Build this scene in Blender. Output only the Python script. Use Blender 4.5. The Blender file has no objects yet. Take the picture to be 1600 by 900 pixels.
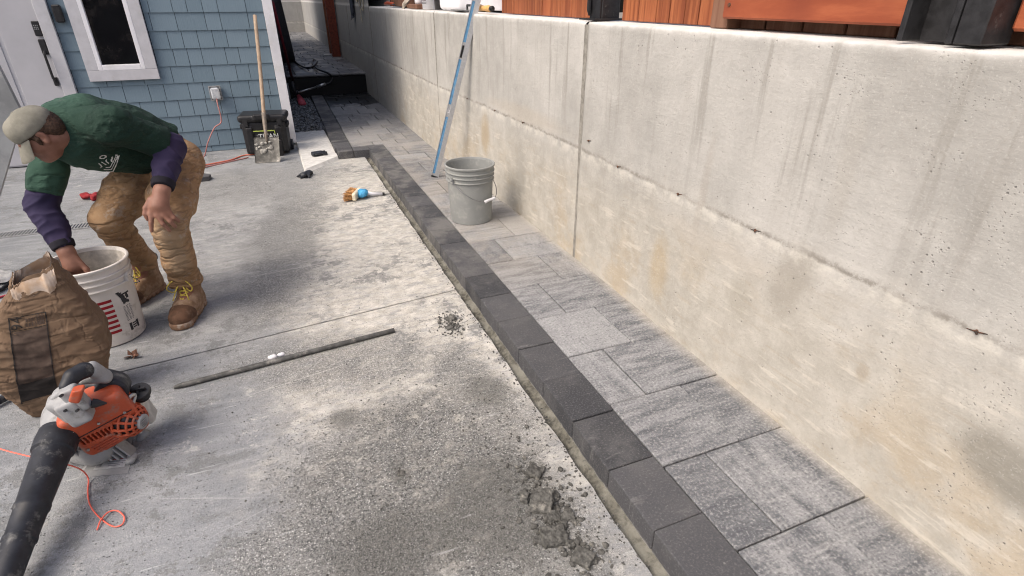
import bpy, bmesh, math, random
import numpy as np
from mathutils import Vector, Matrix, noise
from mathutils.bvhtree import BVHTree

scene = bpy.context.scene
COL = scene.collection
R = math.radians

# ------------------------------------------------------------------ camera
cam_d = bpy.data.cameras.new('camera')
cam_d.sensor_width = 36.0
cam_d.lens = 866.26 / 1600 * 36
cam_d.clip_start = 0.02
cam_d.clip_end = 500
cam = bpy.data.objects.new('camera', cam_d)
COL.objects.link(cam)
cam.location = (0, 0, 1.35)
_f = Vector((math.sin(R(22.275))*math.cos(R(27.609)), math.cos(R(22.275))*math.cos(R(27.609)), -math.sin(R(27.609))))
cam.rotation_euler = _f.to_track_quat('-Z', 'Y').to_euler()
scene.camera = cam

# ------------------------------------------------------------------ light
SUN_DIR = Vector((1.0, 0.30, -1.30)).normalized()       # direction the light travels
world = bpy.data.worlds.new('World')
scene.world = world
world.use_nodes = True
wn = world.node_tree.nodes
sky = wn.new('ShaderNodeTexSky')
sky.sky_type = 'NISHITA'
sky.sun_disc = False
sky.sun_elevation = math.asin(-SUN_DIR.z)
sky.sun_rotation = math.atan2(-SUN_DIR.x, -SUN_DIR.y)
sky.air_density = 0.8
sky.dust_density = 7.0
sky.ozone_density = 1.0
world.node_tree.links.new(sky.outputs['Color'], wn['Background'].inputs['Color'])
wn['Background'].inputs['Strength'].default_value = 0.15
sun_d = bpy.data.lights.new('sun', 'SUN')
sun_d.energy = 0.85
sun_d.angle = R(38)
sun_d.color = (1.0, 0.94, 0.85)
sun = bpy.data.objects.new('sun', sun_d)
COL.objects.link(sun)
sun.rotation_euler = SUN_DIR.to_track_quat('-Z', 'Y').to_euler()
scene.view_settings.view_transform = 'Standard'
scene.view_settings.look = 'None'
scene.view_settings.exposure = 0.55
scene.view_settings.gamma = 1.0
scene.render.engine = 'CYCLES'
scene.cycles.use_denoising = True
scene.cycles.filter_width = 1.1
scene.cycles.max_bounces = 6

# ------------------------------------------------------------------ node helper
class NT:
    def __init__(s, name):
        s.m = bpy.data.materials.new(name); s.m.use_nodes = True
        s.t = s.m.node_tree; s.n = s.t.nodes
        s.b = s.n['Principled BSDF']
        s.tc = s.n.new('ShaderNodeTexCoord').outputs['Object']
        s.b.inputs['Specular IOR Level'].default_value = 0.35
    def link(s, a, b):
        if hasattr(a, 'links'): s.t.links.new(a, b)
        else:
            try: b.default_value = a
            except Exception: b.default_value = (a[0], a[1], a[2], 1) if len(a) == 3 else a
    def node(s, t, **kw):
        n = s.n.new(t)
        for k, v in kw.items(): setattr(n, k, v)
        return n
    def map(s, scale=(1, 1, 1), loc=(0, 0, 0), rot=(0, 0, 0), vec=None):
        n = s.node('ShaderNodeMapping'); s.link(vec or s.tc, n.inputs['Vector'])
        n.inputs['Scale'].default_value = scale; n.inputs['Location'].default_value = loc; n.inputs['Rotation'].default_value = rot
        return n.outputs[0]
    def noise(s, scale, detail=4, rough=0.55, vec=None, dist=0.0):
        n = s.node('ShaderNodeTexNoise'); s.link(vec or s.tc, n.inputs['Vector'])
        n.inputs['Scale'].default_value = scale; n.inputs['Detail'].default_value = detail
        n.inputs['Roughness'].default_value = rough; n.inputs['Distortion'].default_value = dist
        return n.outputs['Fac']
    def vor(s, scale, out='Distance', vec=None, feature='F1', rnd=1.0):
        n = s.node('ShaderNodeTexVoronoi', feature=feature); s.link(vec or s.tc, n.inputs['Vector'])
        n.inputs['Scale'].default_value = scale; n.inputs['Randomness'].default_value = rnd
        return n.outputs[out]
    def ramp(s, v, lo, hi, a=0.0, b=1.0):
        n = s.node('ShaderNodeMapRange', interpolation_type='SMOOTHSTEP'); s.link(v, n.inputs[0])
        for i, x in enumerate((lo, hi, a, b)): n.inputs[i+1].default_value = x
        return n.outputs[0]
    def math(s, op, a, b=0.0, clamp=False):
        n = s.node('ShaderNodeMath', operation=op, use_clamp=clamp); s.link(a, n.inputs[0]); s.link(b, n.inputs[1]); return n.outputs[0]
    def mix(s, f, a, b, mode='MIX'):
        n = s.node('ShaderNodeMix', data_type='RGBA', blend_type=mode)
        s.link(f, n.inputs[0]); s.link(a, n.inputs[6]); s.link(b, n.inputs[7]); return n.outputs[2]
    def sep(s, vec=None):
        n = s.node('ShaderNodeSeparateXYZ'); s.link(vec or s.tc, n.inputs[0]); return n.outputs
    def blob(s, cx, cy, rx, ry, rot=0.0, soft=0.5, wob=0.5, wscale=4.0, axes='xy'):
        """soft elliptical mask on the surface, edge broken up by noise; 1 inside"""
        o = s.sep(); a, b = (o[0], o[1]) if axes == 'xy' else (o[1], o[2])
        c, d = math.cos(rot), math.sin(rot)
        u = s.math('SUBTRACT', a, cx); v = s.math('SUBTRACT', b, cy)
        u2 = s.math('DIVIDE', s.math('ADD', s.math('MULTIPLY', u, c), s.math('MULTIPLY', v, d)), rx)
        v2 = s.math('DIVIDE', s.math('SUBTRACT', s.math('MULTIPLY', v, c), s.math('MULTIPLY', u, d)), ry)
        r = s.math('SQRT', s.math('ADD', s.math('MULTIPLY', u2, u2), s.math('MULTIPLY', v2, v2)))
        if wob is None: return s.ramp(r, 1 - soft, 1 + soft, 1.0, 0.0)
        nz = s.math('MULTIPLY', s.math('SUBTRACT', s.noise(wscale, 7, 0.72), 0.5), wob*2)
        return s.ramp(s.math('ADD', r, nz), 1 - soft, 1 + soft, 1.0, 0.0)
    def info(s, o='Random'):
        return s.node('ShaderNodeObjectInfo').outputs[o]
    def out(s, col, rough=0.8, bump=None, bstr=0.5, bdist=0.01, metal=0.0):
        s.link(col, s.b.inputs['Base Color']); s.link(rough, s.b.inputs['Roughness']); s.b.inputs['Metallic'].default_value = metal
        if bump is not None:
            bn = s.node('ShaderNodeBump'); bn.inputs['Strength'].default_value = bstr; bn.inputs['Distance'].default_value = bdist
            s.link(bump, bn.inputs['Height']); s.t.links.new(bn.outputs[0], s.b.inputs['Normal'])
        return s.m

def simple(name, col, rough=0.6, metal=0.0, var=0.25, scale=25.0, dirt=None, bstr=0.15, bdist=0.002, dscale=9.0, damt=(0.52, 0.72)):
    t = NT(name)
    n = t.noise(scale, 5, 0.6)
    c = t.mix(t.ramp(n, 0.3, 0.7), tuple(v*(1-var) for v in col), tuple(min(1, v*(1+var)) for v in col))
    if dirt: c = t.mix(t.ramp(t.noise(dscale, 6, 0.7), *damt), c, dirt)
    return t.out(c, rough, n, bstr, bdist, metal)

# ------------------------------------------------------------------ materials
def slab_material(name, blue=False):
    t = NT(name)
    n1 = t.noise(2.2, 6, 0.6); n2 = t.noise(18, 6, 0.7); n3 = t.noise(120, 4, 0.7); n4 = t.noise(420, 2, 0.6)
    streak = t.noise(5, 6, 0.65, t.map((1.0, 4.5, 1), rot=(0, 0, R(-12))))
    base = t.mix(t.ramp(n1, 0.3, 0.7), (0.175, 0.187, 0.200), (0.265, 0.277, 0.288))
    base = t.mix(t.ramp(streak, 0.42, 0.75, 0, 0.55), base, (0.38, 0.39, 0.40))
    # bright cement dust towards the kerb
    cream = t.blob(0.46, 3.1, 0.60, 2.5, R(-4), 0.35, 0.6, 3.0)
    cream = t.math('MAXIMUM', cream, t.math('MULTIPLY', t.blob(-0.25, 3.9, 0.85, 1.5, R(8), 0.6, 0.7, 2.5), 0.35))
    cr2 = t.blob(0.44, 1.85, 0.26, 0.28, 0.3, 0.45, 0.5, 7)
    cream = t.math('MAXIMUM', cream, cr2)
    dustc = t.mix(t.ramp(n2, 0.35, 0.65), (0.42, 0.40, 0.35), (0.60, 0.58, 0.525))
    base = t.mix(t.math('MULTIPLY', cream, t.ramp(t.noise(11, 9, 0.8, t.map((1, 2.6, 1), rot=(0, 0, R(-22)))), 0.36, 0.56, 0.30, 1.0)), base, dustc)
    # dark sandy grit patches lying on the slab
    p1 = t.blob(0.22, 1.22, 0.42, 0.52, 0.0, 0.30, 0.75, 4)
    p1 = t.math('MAXIMUM', t.math('MULTIPLY', p1, t.ramp(t.noise(8, 9, .8), .40, .50, .35, 1)), t.math('MAXIMUM', t.math('MULTIPLY', t.blob(-.12, 1.05, .26, .30, .4, .3, .8, 6), .8), t.math('MULTIPLY', t.blob(.52, 1.62, .14, .40, .1, .35, .9, 6), .8)))
    p2 = t.blob(-0.07, 3.6, 0.22, 1.15, R(-10), 0.5, 0.9, 4)
    p3 = t.blob(0.05, 2.05, 0.42, 0.22, R(-20), 0.5, 0.8, 5)
    p4 = t.blob(-0.45, 4.9, 0.9, 0.5, 0.1, 0.6, 0.9, 5)
    grit = t.math('MAXIMUM', t.math('MAXIMUM', p1, t.math('MULTIPLY', p2, 0.8)), t.math('MAXIMUM', t.math('MULTIPLY', p3, 0.7), t.math('MULTIPLY', p4, 0.6)))
    speck = t.ramp(t.noise(100, 5, 0.85), 0.38, 0.62)
    spk2 = t.ramp(t.vor(105), 0.14, 0.30)
    spc = t.mix(speck, (0.055, 0.058, 0.058), (0.34, 0.34, 0.325))
    spc = t.mix(spk2, (0.60, 0.60, 0.585), spc)
    dpn = t.noise(7, 10, .82); dpm = t.math('MULTIPLY', t.ramp(dpn, .52, .545), t.ramp(t.noise(1.6, 4, .6, t.map(loc=(4, 2, 0))), .42, .58, 0, .75)); base = t.mix(dpm, base, (.15, .155, .155))
    chk = t.math('MULTIPLY', t.ramp(t.noise(9, 10, .82, t.map(loc=(9, 3, 0))), .56, .60), t.ramp(t.noise(1.3, 4, .6, t.map(loc=(1, 7, 0))), .42, .58, .1, .7)); base = t.mix(chk, base, (.50, .49, .465))
    gm = t.math('MULTIPLY', grit, t.ramp(t.noise(26, 6, 0.75), 0.30, 0.52, 0.35, 1.0))
    base = t.mix(gm, base, spc)
    # damp dark spots
    for (x, y, a, b) in ((0.16, 1.34, .03, .06), (0.03, 1.68, .05, .06), (0.42, 1.1, .16, .22), (0.56, 1.62, .07, .10), (0.1, 1.08, .2, .12)):
        w = t.blob(x, y, a, b, 0, 0.5, 0.8, 14)
        base = t.mix(t.math('MULTIPLY', w, 0.6), base, (0.10, 0.10, 0.09))
    # drag marks left by a straight edge, and pale scrapes
    for (x0, y0, x1, y1, wd, cc, k) in ((0.03, 4.13, 0.60, 4.50, .006, (.22, .21, .19), .6), (0.10, 4.27, 0.70, 4.85, .005, (.22, .21, .19), .55), (-.55, 1.52, -.25, 1.40, .0025, (.45, .45, .45), .35),
                                   (-.40, 1.30, -.15, 1.38, .002, (.45, .45, .45), .3), (-.30, 1.95, .10, 2.02, .003, (.6, .59, .56), .4), (-.50, 3.30, .05, 3.45, .008, (.16, .165, .17), .35), (-.30, 3.05, .20, 3.10, .006, (.55, .54, .50), .4), (.2, 1.45, .35, 1.62, .002, (.6, .6, .6), .4)):
        L = math.hypot(x1-x0, y1-y0)/2
        m_ = t.blob((x0+x1)/2, (y0+y1)/2, L, wd, math.atan2(y1-y0, x1-x0), .4, None)
        base = t.mix(t.math('MULTIPLY', m_, k), base, cc)
    # salt-and-pepper flecks, pits, pale scratches
    base = t.mix(t.ramp(n3, 0.54, 0.68, 0, 0.6), base, (0.13, 0.135, 0.135))
    base = t.mix(t.ramp(n4, 0.56, 0.72, 0, 0.5), base, (0.66, 0.66, 0.64))
    pit = t.ramp(t.vor(60, vec=t.map((1, 1.6, 1), rot=(0, 0, R(20)))), 0.06, 0.20, 1, 0)
    pitk = t.math('MULTIPLY', pit, t.ramp(t.noise(30, 2), 0.42, 0.52))
    base = t.mix(t.math('MULTIPLY', pitk, 0.8), base, (0.085, 0.085, 0.085))
    scr = t.noise(9, 3, 0.5, t.map((0.6, 7, 1), rot=(0, 0, R(35))))
    base = t.mix(t.ramp(scr, 0.66, 0.72, 0, 0.35), base, (0.66, 0.67, 0.67))
    h = t.math('ADD', t.math('MULTIPLY', n3, 0.5), t.math('MULTIPLY', n2, 0.6))
    h = t.math('SUBTRACT', h, pitk)
    h = t.math('ADD', h, t.math('MULTIPLY', t.math('MULTIPLY', gm, t.noise(190, 3, 0.7)), 1.3))
    return t.out(base, 0.88, h, 0.8, 0.008)

def wall_material():
    t = NT('cast_concrete')
    n1 = t.noise(1.3, 6, 0.6); n2 = t.noise(9, 6, 0.7); n3 = t.noise(70, 5, 0.7)
    o = t.sep()
    base = t.mix(t.ramp(n1, 0.3, 0.7), (0.315, 0.31, 0.29), (0.45, 0.441, 0.416))
    base = t.mix(t.ramp(n2, 0.35, 0.75, 0, 0.45), base, (0.53, 0.52, 0.49))
    vst = t.noise(3.2, 5, 0.6, t.map((1, 3.0, 0.35)))
    base = t.mix(t.ramp(vst, 0.48, 0.72, 0, 0.40), base, (0.37, 0.355, 0.33))
    cld = t.noise(1.9, 7, 0.68, t.map((1, 1, .8), loc=(3, 5, 1))); base = t.mix(t.ramp(cld, 0.50, 0.66, 0, 0.5), base, (0.30, 0.295, 0.275))
    drip = t.math('MULTIPLY', t.ramp(t.noise(9, 4, .6, t.map((1, 1.6, .09))), .54, .66, 0, .65), t.ramp(t.math('ADD', o[2], t.math('MULTIPLY', t.noise(3, 3), .5)), .75, 1.35)); base = t.mix(drip, base, (0.27, 0.26, 0.235))
    # lower lift: sandy, yellowish
    low = t.ramp(t.math('ADD', o[2], t.math('MULTIPLY', t.noise(5, 5, 0.6), 0.25)), 0.50, 0.90, 1, 0)
    lowc = t.mix(t.ramp(n2, 0.3, 0.7), (0.36, 0.333, 0.275), (0.51, 0.482, 0.42))
    base = t.mix(t.math('MULTIPLY', low, 0.62), base, lowc)
    ych = t.math('MULTIPLY', t.ramp(t.noise(2.4, 6, 0.65), 0.50, 0.66), t.ramp(o[2], 0.1, 0.75, 0.75, 0))
    base = t.mix(t.math('MULTIPLY', ych, .6), base, (0.42, 0.325, 0.20))
    # diagonal drag marks from the pour, in the lower lift
    drag = t.noise(6, 5, 0.6, t.map((1, 0.9, 5.5), rot=(R(-24), 0, 0)))
    base = t.mix(t.math('MULTIPLY', t.ramp(drag, 0.56, 0.66), t.math('MULTIPLY', low, 0.5)), base, (0.60, 0.565, 0.495))
    base = t.mix(t.math('MULTIPLY', t.ramp(drag, 0.36, 0.44, 1, 0), t.math('MULTIPLY', low, 0.35)), base, (0.38, 0.33, 0.26))
    # damp patches, rust-brown soaks and one painted bucket shadow, seen one by one
    for (y, z, a, b, rt, c, k) in ((1.10, .56, .07, .12, .3, (0.30, 0.28, 0.24), .65), (1.28, .42, .05, .07, 0, (0.33, 0.31, 0.26), .5),
                                   (.42, .40, .13, .07, .2, (0.22, 0.21, 0.18), .75), (1.74, .33, .06, .13, 0, (0.40, 0.31, 0.18), .5),
                                   (3.22, .36, .07, .16, 0, (0.30, 0.29, 0.26), .6), (3.85, .47, .08, .14, 0, (0.36, 0.28, 0.17), .6),  # the patch behind the grey bucket is its cast shadow, painted on
                                   (1.55, .70, .02, .22, .05, (0.34, 0.31, 0.27), .38), (1.02, .92, .03, .16, 0, (0.36, 0.34, 0.30), .3),
                                   (.80, .42, .02, .03, 0, (0.30, 0.25, 0.18), .5), (3.2, .72, .5, .05, .0, (0.42, 0.38, 0.32), .5),
                                   (1.5, .55, .4, .03, 0, (0.45, 0.42, 0.37), .35)):
        base = t.mix(t.math('MULTIPLY', t.blob(y, z, a, b, rt, 0.5, 0.6, 8, 'yz'), k), base, c)
    # bug holes
    pit = t.math('MULTIPLY', t.ramp(t.vor(40, vec=t.map((1, 1, 1), loc=(0, 1, 2))), 0.05, 0.15, 1, 0), t.ramp(t.noise(6, 5, .7), 0.49, 0.60))
    pit2 = t.math('MULTIPLY', t.ramp(t.vor(110), 0.10, 0.25, 1, 0), t.ramp(t.noise(9, 3), 0.50, 0.66, 0, .6))
    pits = t.math('MAXIMUM', pit, pit2)
    base = t.mix(t.math('MULTIPLY', pits, 0.7), base, (0.20, 0.19, 0.17))
    base = t.mix(t.ramp(n3, 0.52, 0.70, 0, 0.38), base, (0.31, 0.295, 0.265))
    base = t.mix(t.ramp(t.noise(150, 4, .7), 0.55, 0.72, 0, 0.3), base, (0.62, 0.61, 0.58))
    # shade of the house on the far wall, darkened into the colour
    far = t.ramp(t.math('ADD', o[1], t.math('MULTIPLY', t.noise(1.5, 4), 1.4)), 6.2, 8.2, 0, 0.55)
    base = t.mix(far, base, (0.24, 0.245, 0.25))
    # whitish top arris, its overexposed light put into the colour
    wz = t.math('ADD', o[2], t.math('MULTIPLY', t.math('SUBTRACT', t.noise(9, 8, .78), .5), 0.045))
    fl = t.math('MULTIPLY', t.math('MULTIPLY', t.ramp(wz, 0.660, 0.671), t.ramp(wz, 0.672, 0.690, 1, 0)), t.ramp(t.noise(5, 3), .35, .60, .45, .9))
    base = t.mix(t.math('MULTIPLY', fl, t.ramp(t.noise(26, 6, .8), .40, .56, .10, .85)), base, (0.19, 0.175, 0.15)); base = t.mix(t.math('MULTIPLY', t.math('MULTIPLY', t.ramp(wz, .60, .66), t.ramp(wz, .66, .672, 1, 0)), t.ramp(t.noise(12, 5, .7), .4, .6, 0, .6)), base, (0.60, .58, .52))
    top = t.math('MULTIPLY', t.ramp(t.math('ADD', o[2], t.math('MULTIPLY', t.noise(12, 3), 0.03)), 1.25, 1.272, 0, .6), t.ramp(o[2], 1.262, 1.30, 1, 0))
    base = t.mix(top, base, (0.74, 0.73, 0.71))
    h = t.math('ADD', t.math('MULTIPLY', n3, 0.5), t.math('MULTIPLY', n2, 0.8))
    h = t.math('SUBTRACT', t.math('ADD', h, t.math('MULTIPLY', drag, 0.5)), t.math('MULTIPLY', pits, 1.2))
    return t.out(base, 0.9, h, 0.5, 0.007)

def paver_material():
    t = NT('grey_blend_paver')
    r = t.info()
    off = t.node('ShaderNodeCombineXYZ'); t.link(t.math('MULTIPLY', r, 37.0), off.inputs[0]); t.link(t.math('MULTIPLY', r, 91.0), off.inputs[1])
    v = t.node('ShaderNodeVectorMath', operation='ADD'); t.link(t.tc, v.inputs[0]); t.link(off.outputs[0], v.inputs[1])
    v = v.outputs[0]
    st = t.noise(6.0, 7, 0.68, t.map((0.7, 3.6, 1), vec=v, rot=(0, 0, R(9))), 0.2)
    fine = t.noise(110, 5, 0.75, v)
    mid = t.noise(16, 5, 0.7, t.map((0.7, 2.2, 1), vec=v))
    st2 = t.noise(5.0, 7, 0.68, t.map((3.0, .8, 1), vec=v), 0.2); st = t.mix(t.math('GREATER_THAN', t.math('FRACT', t.math('MULTIPLY', r, 13.7)), .62), st, st2)
    c = t.mix(t.ramp(st, 0.34, 0.64), (0.095, 0.101, 0.113), (0.255, 0.26, 0.268))
    c = t.mix(t.ramp(mid, 0.45, 0.70, 0, 0.45), c, (0.39, 0.39, 0.385))
    c = t.mix(t.ramp(mid, 0.42, 0.28, 0, 0.5), c, (0.13, 0.135, 0.145))
    r2 = t.math('FRACT', t.math('MULTIPLY', r, 7.31)); c = t.mix(t.ramp(r2, 0.60, 1, 0, 0.55), c, (0.34, 0.345, 0.35)); c = t.mix(t.ramp(r2, 0.45, 0.0, 0, 0.6), c, (0.085, 0.09, 0.10))
    c = t.mix(t.ramp(fine, 0.50, 0.66, 0, 0.5), c, (0.50, 0.495, 0.48))
    c = t.mix(t.ramp(fine, 0.48, 0.34, 0, 0.75), c, (0.075, 0.075, 0.08))
    # dust lies over the walkway, world-placed
    g = t.node('ShaderNodeNewGeometry').outputs['Position']
    o = t.node('ShaderNodeSeparateXYZ'); t.link(g, o.inputs[0])
    dn = t.noise(3.2, 6, 0.7, g)
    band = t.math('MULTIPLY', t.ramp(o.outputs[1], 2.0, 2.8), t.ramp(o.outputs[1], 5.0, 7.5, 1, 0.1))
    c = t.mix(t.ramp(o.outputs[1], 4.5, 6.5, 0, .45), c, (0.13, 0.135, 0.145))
    c = t.mix(t.math('MULTIPLY', t.ramp(dn, 0.38, 0.58, 0.05, 0.45), band), c, (0.36, 0.33, 0.285))
    edge = t.ramp(t.math('ADD', o.outputs[0], t.math('MULTIPLY', dn, 0.06)), 1.35, 1.43, 0, 0.5)
    c = t.mix(edge, c, (0.46, 0.42, 0.35))
    # wet stretch by the step, the shadow there put into its dark colour
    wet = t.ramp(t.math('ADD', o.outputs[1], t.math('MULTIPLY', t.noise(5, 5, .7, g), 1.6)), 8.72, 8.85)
    wet_shade = t.math('MULTIPLY', wet, t.ramp(o.outputs[2], 0.15, 0.2, 1, 0.0))
    c = t.mix(wet_shade, c, (0.014, 0.015, 0.017))
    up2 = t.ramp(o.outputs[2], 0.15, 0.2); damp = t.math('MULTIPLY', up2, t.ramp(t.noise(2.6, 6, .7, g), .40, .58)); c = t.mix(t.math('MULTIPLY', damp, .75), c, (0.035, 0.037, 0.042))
    rough = t.math('SUBTRACT', 0.86, t.math('MULTIPLY', t.math('MAXIMUM', wet_shade, damp), 0.55))
    h = t.math('ADD', fine, t.math('MULTIPLY', mid, 0.6))
    return t.out(c, rough, h, 0.8, 0.004)

def border_material():
    t = NT('charcoal_block')
    r = t.info()
    off = t.node('ShaderNodeCombineXYZ'); t.link(t.math('MULTIPLY', r, 53.0), off.inputs[0]); t.link(t.math('MULTIPLY', r, 87.0), off.inputs[1])
    v = t.node('ShaderNodeVectorMath', operation='ADD'); t.link(t.tc, v.inputs[0]); t.link(off.outputs[0], v.inputs[1]); t.tc = v.outputs[0]
    fine = t.noise(150, 5, 0.75); mid = t.noise(20, 5, 0.7)
    c = t.mix(r, (0.036, 0.038, 0.043), (0.074, 0.075, 0.081)); c = t.mix(t.ramp(t.noise(5, 6, .7), .5, .68, 0, .4), c, (0.12, 0.12, 0.122)); chip = t.ramp(t.vor(26), .05, .11, 1, 0); c = t.mix(t.math('MULTIPLY', chip, t.ramp(t.noise(13, 3), .5, .6, 0, .6)), c, (.24, .235, .23))
    c = t.mix(t.ramp(fine, 0.5, 0.70, 0, 0.6), c, (0.20, 0.195, 0.20))
    c = t.mix(t.ramp(fine, 0.45, 0.3, 0, 0.5), c, (0.035, 0.035, 0.04))
    sc = t.noise(7, 5, 0.65, t.map((1, 5, 1), rot=(0, 0, R(-40))))
    c = t.mix(t.ramp(sc, 0.58, 0.72, 0, 0.28), c, (0.26, 0.255, 0.25))
    g = t.node('ShaderNodeNewGeometry').outputs['Position']
    o = t.node('ShaderNodeSeparateXYZ'); t.link(g, o.inputs[0])
    dn = t.noise(4.0, 6, 0.7, g)
    d = t.math('MULTIPLY', t.ramp(dn, 0.42, 0.62, 0.0, 0.38), t.ramp(o.outputs[1], 1.9, 3.2, 0.15, 1.0))
    c = t.mix(d, c, (0.27, 0.26, 0.24))
    low = t.ramp(t.math('ADD', o.outputs[2], t.math('MULTIPLY', t.noise(22, 4, .6, g), 0.03)), 0.000, 0.014, 0.7, 0)
    c = t.mix(low, c, (0.34, 0.33, 0.30))
    return t.out(c, 0.85, t.math('ADD', fine, t.math('MULTIPLY', mid, .5)), 0.8, 0.0035)

M = {}
M['slab'] = slab_material('slab_concrete')
M['wall'] = wall_material()
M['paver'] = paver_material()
M['block'] = border_material()
M['bed'] = simple('joint_sand', (0.10, 0.095, 0.085), 0.95, var=0.5, scale=120)
M['ground'] = simple('compacted_ground', (0.22, 0.20, 0.17), 0.95, var=0.3, scale=30)
M['mortar'] = simple('damp_mortar', (0.105, 0.10, 0.082), 0.92, var=0.45, scale=60, dirt=(0.20, 0.195, 0.165), dscale=8, damt=(.42, .62), bstr=.9, bdist=.008)
M['clump'] = simple('fresh_mortar', (0.085, 0.084, 0.077), 0.8, var=0.45, scale=70, dirt=(0.26, 0.25, 0.22), dscale=24, bstr=.9, bdist=.006)
M['grit'] = simple('grit', (0.21, 0.21, 0.20), 0.9, var=0.95, scale=330, bstr=.1)
M['pebble'] = simple('river_pebble', (0.12, 0.125, 0.13), 0.38, var=0.8, scale=24, dirt=(0.38, 0.38, 0.37), dscale=16, damt=(.58, .75), bstr=.1)
M['pad'] = simple('pad_concrete', (0.55, 0.545, 0.52), 0.9, var=0.12, scale=25, dirt=(0.42, 0.41, 0.38), dscale=6, bstr=.4)
M['casing'] = simple('grey_white_casing', (0.50, 0.50, 0.525), 0.5, var=0.06, scale=12, dirt=(0.44, 0.44, 0.45), dscale=7)
M['white'] = simple('white_trim', (0.74, 0.74, 0.77), 0.5, var=0.04, scale=12, dirt=(0.66, 0.66, 0.66), dscale=5)
M['door'] = simple('door_paint', (0.44, 0.44, 0.465), 0.45, var=0.05, scale=4)  # darkened to carry the light falling off towards the left
M['black'] = simple('black_plastic', (0.018, 0.018, 0.02), 0.4, var=0.3, scale=30, dirt=(0.10, 0.098, 0.09), dscale=16, damt=(.56, .85))
M['blackm'] = simple('black_powder_coat', (0.022, 0.022, 0.024), 0.45, var=0.3, scale=40, dirt=(0.16, 0.155, 0.15), dscale=22, damt=(.6, .8), bstr=.5)
M['rubber'] = simple('black_rubber', (0.020, 0.022, 0.028), 0.5, var=0.3, scale=30, dirt=(0.15, 0.15, 0.145), dscale=24, damt=(.54, .74))
M['steel'] = simple('galvanised_steel', (0.42, 0.42, 0.41), 0.4, 0.8, var=0.2, scale=30)
M['alu'] = simple('brushed_aluminium', (0.62, 0.63, 0.65), 0.38, 0.75, var=0.08, scale=60)
M['wire'] = simple('wire', (0.25, 0.25, 0.26), 0.35, 0.8, var=0.2)
t = NT('shingle_paint')
gn = t.noise(9, 5, 0.6, t.map((14, 1, 1)))
rr = t.info()
c = t.mix(rr, (0.140, 0.200, 0.245), (0.170, 0.235, 0.285))
c = t.mix(t.ramp(gn, 0.35, 0.7, 0, 0.30), c, (0.195, 0.262, 0.310))
M['shingle'] = t.out(c, 0.7, gn, 0.45, 0.003)
M['gap'] = simple('building_paper', (0.05, 0.065, 0.08), 0.9)
t = NT('dark_window_glass')
M['glass'] = t.out(t.mix(t.ramp(t.noise(3.5, 4, 0.6), 0.5, 0.8), (0.004, 0.004, 0.005), (0.05, 0.043, 0.04)), 0.06)  # brownish patches paint faint reflections into the pane
def wood(name, a, b, c3, grain=(30, 30, 1.6), rough=0.65):
    t = NT(name); r = t.info()
    off = t.node('ShaderNodeCombineXYZ'); t.link(t.math('MULTIPLY', r, 40.0), off.inputs[0]); t.link(t.math('MULTIPLY', r, 17.0), off.inputs[2])
    v = t.node('ShaderNodeVectorMath', operation='ADD'); t.link(t.tc, v.inputs[0]); t.link(off.outputs[0], v.inputs[1]); v = v.outputs[0]
    g = t.noise(1.0, 6, 0.65, t.map(grain, vec=v), 0.6)
    big = t.noise(2.2, 3, 0.5, t.map((3, 3, 0.8), vec=v))
    c = t.mix(t.ramp(g, 0.35, 0.66), a, b)
    c = t.mix(t.ramp(big, 0.45, 0.75, 0, 0.7), c, c3)
    c = t.mix(t.math('MULTIPLY', r, 0.35), c, tuple(x*0.6 for x in a))
    return t.out(c, rough, g, 0.3, 0.002)
M['cedar'] = wood('cedar_board', (0.17, 0.045, 0.016), (0.37, 0.125, 0.048), (0.23, 0.06, 0.024))
M['cedar_dark'] = wood('weathered_post', (0.16, 0.075, 0.045), (0.26, 0.14, 0.09), (0.12, 0.06, 0.04))
M['redbeam'] = wood('red_stained_beam', (0.26, 0.062, 0.026), (0.37, 0.105, 0.045), (0.20, 0.045, 0.022), (2, 2.0, 14))
M['redpost'] = simple('red_brown_post', (0.16, 0.035, 0.018), 0.6, var=0.3)
M['handle'] = wood('worn_ash_handle', (0.36, 0.26, 0.18), (0.50, 0.39, 0.28), (0.30, 0.22, 0.16), (40, 40, 2))
M['orange'] = simple('orange_plastic', (0.42, 0.075, 0.030), 0.5, var=0.15, scale=14, dirt=(0.22, 0.15, 0.12), dscale=26, damt=(.5, .7))
M['greyplastic'] = simple('pale_grey_plastic', (0.30, 0.305, 0.31), 0.5, var=0.1, scale=20, dirt=(0.17, 0.165, 0.155), dscale=22, damt=(.5, .7))
M['bucketgrey'] = simple('grey_bucket_plastic', (0.26, 0.27, 0.262), 0.45, var=0.06, scale=10, dirt=(0.36, 0.36, 0.34), dscale=14, damt=(.5, .75))
M['bucketwhite'] = simple('white_bucket_plastic', (0.66, 0.635, 0.60), 0.42, var=0.05, scale=10, dirt=(0.40, 0.37, 0.33), dscale=13, damt=(.52, .75))
M['bucketin'] = simple('cement_residue', (0.50, 0.465, 0.41), 0.9, var=0.2, scale=30, dirt=(0.32, 0.30, 0.27), dscale=12)
M['redink'] = simple('red_ink', (0.30, 0.012, 0.02), 0.5, var=0.2, scale=60)
M['blackink'] = simple('black_ink', (0.03, 0.03, 0.035), 0.6, var=0.3, scale=60)
M['greyink'] = simple('grey_ink', (0.22, 0.22, 0.23), 0.6, var=0.3, scale=60)
M['whiteink'] = simple('white_ink', (0.70, 0.72, 0.70), 0.7, var=0.2, scale=60)
M['mud'] = simple('mud', (0.30, 0.28, 0.25), 0.9, var=.3)

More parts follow.
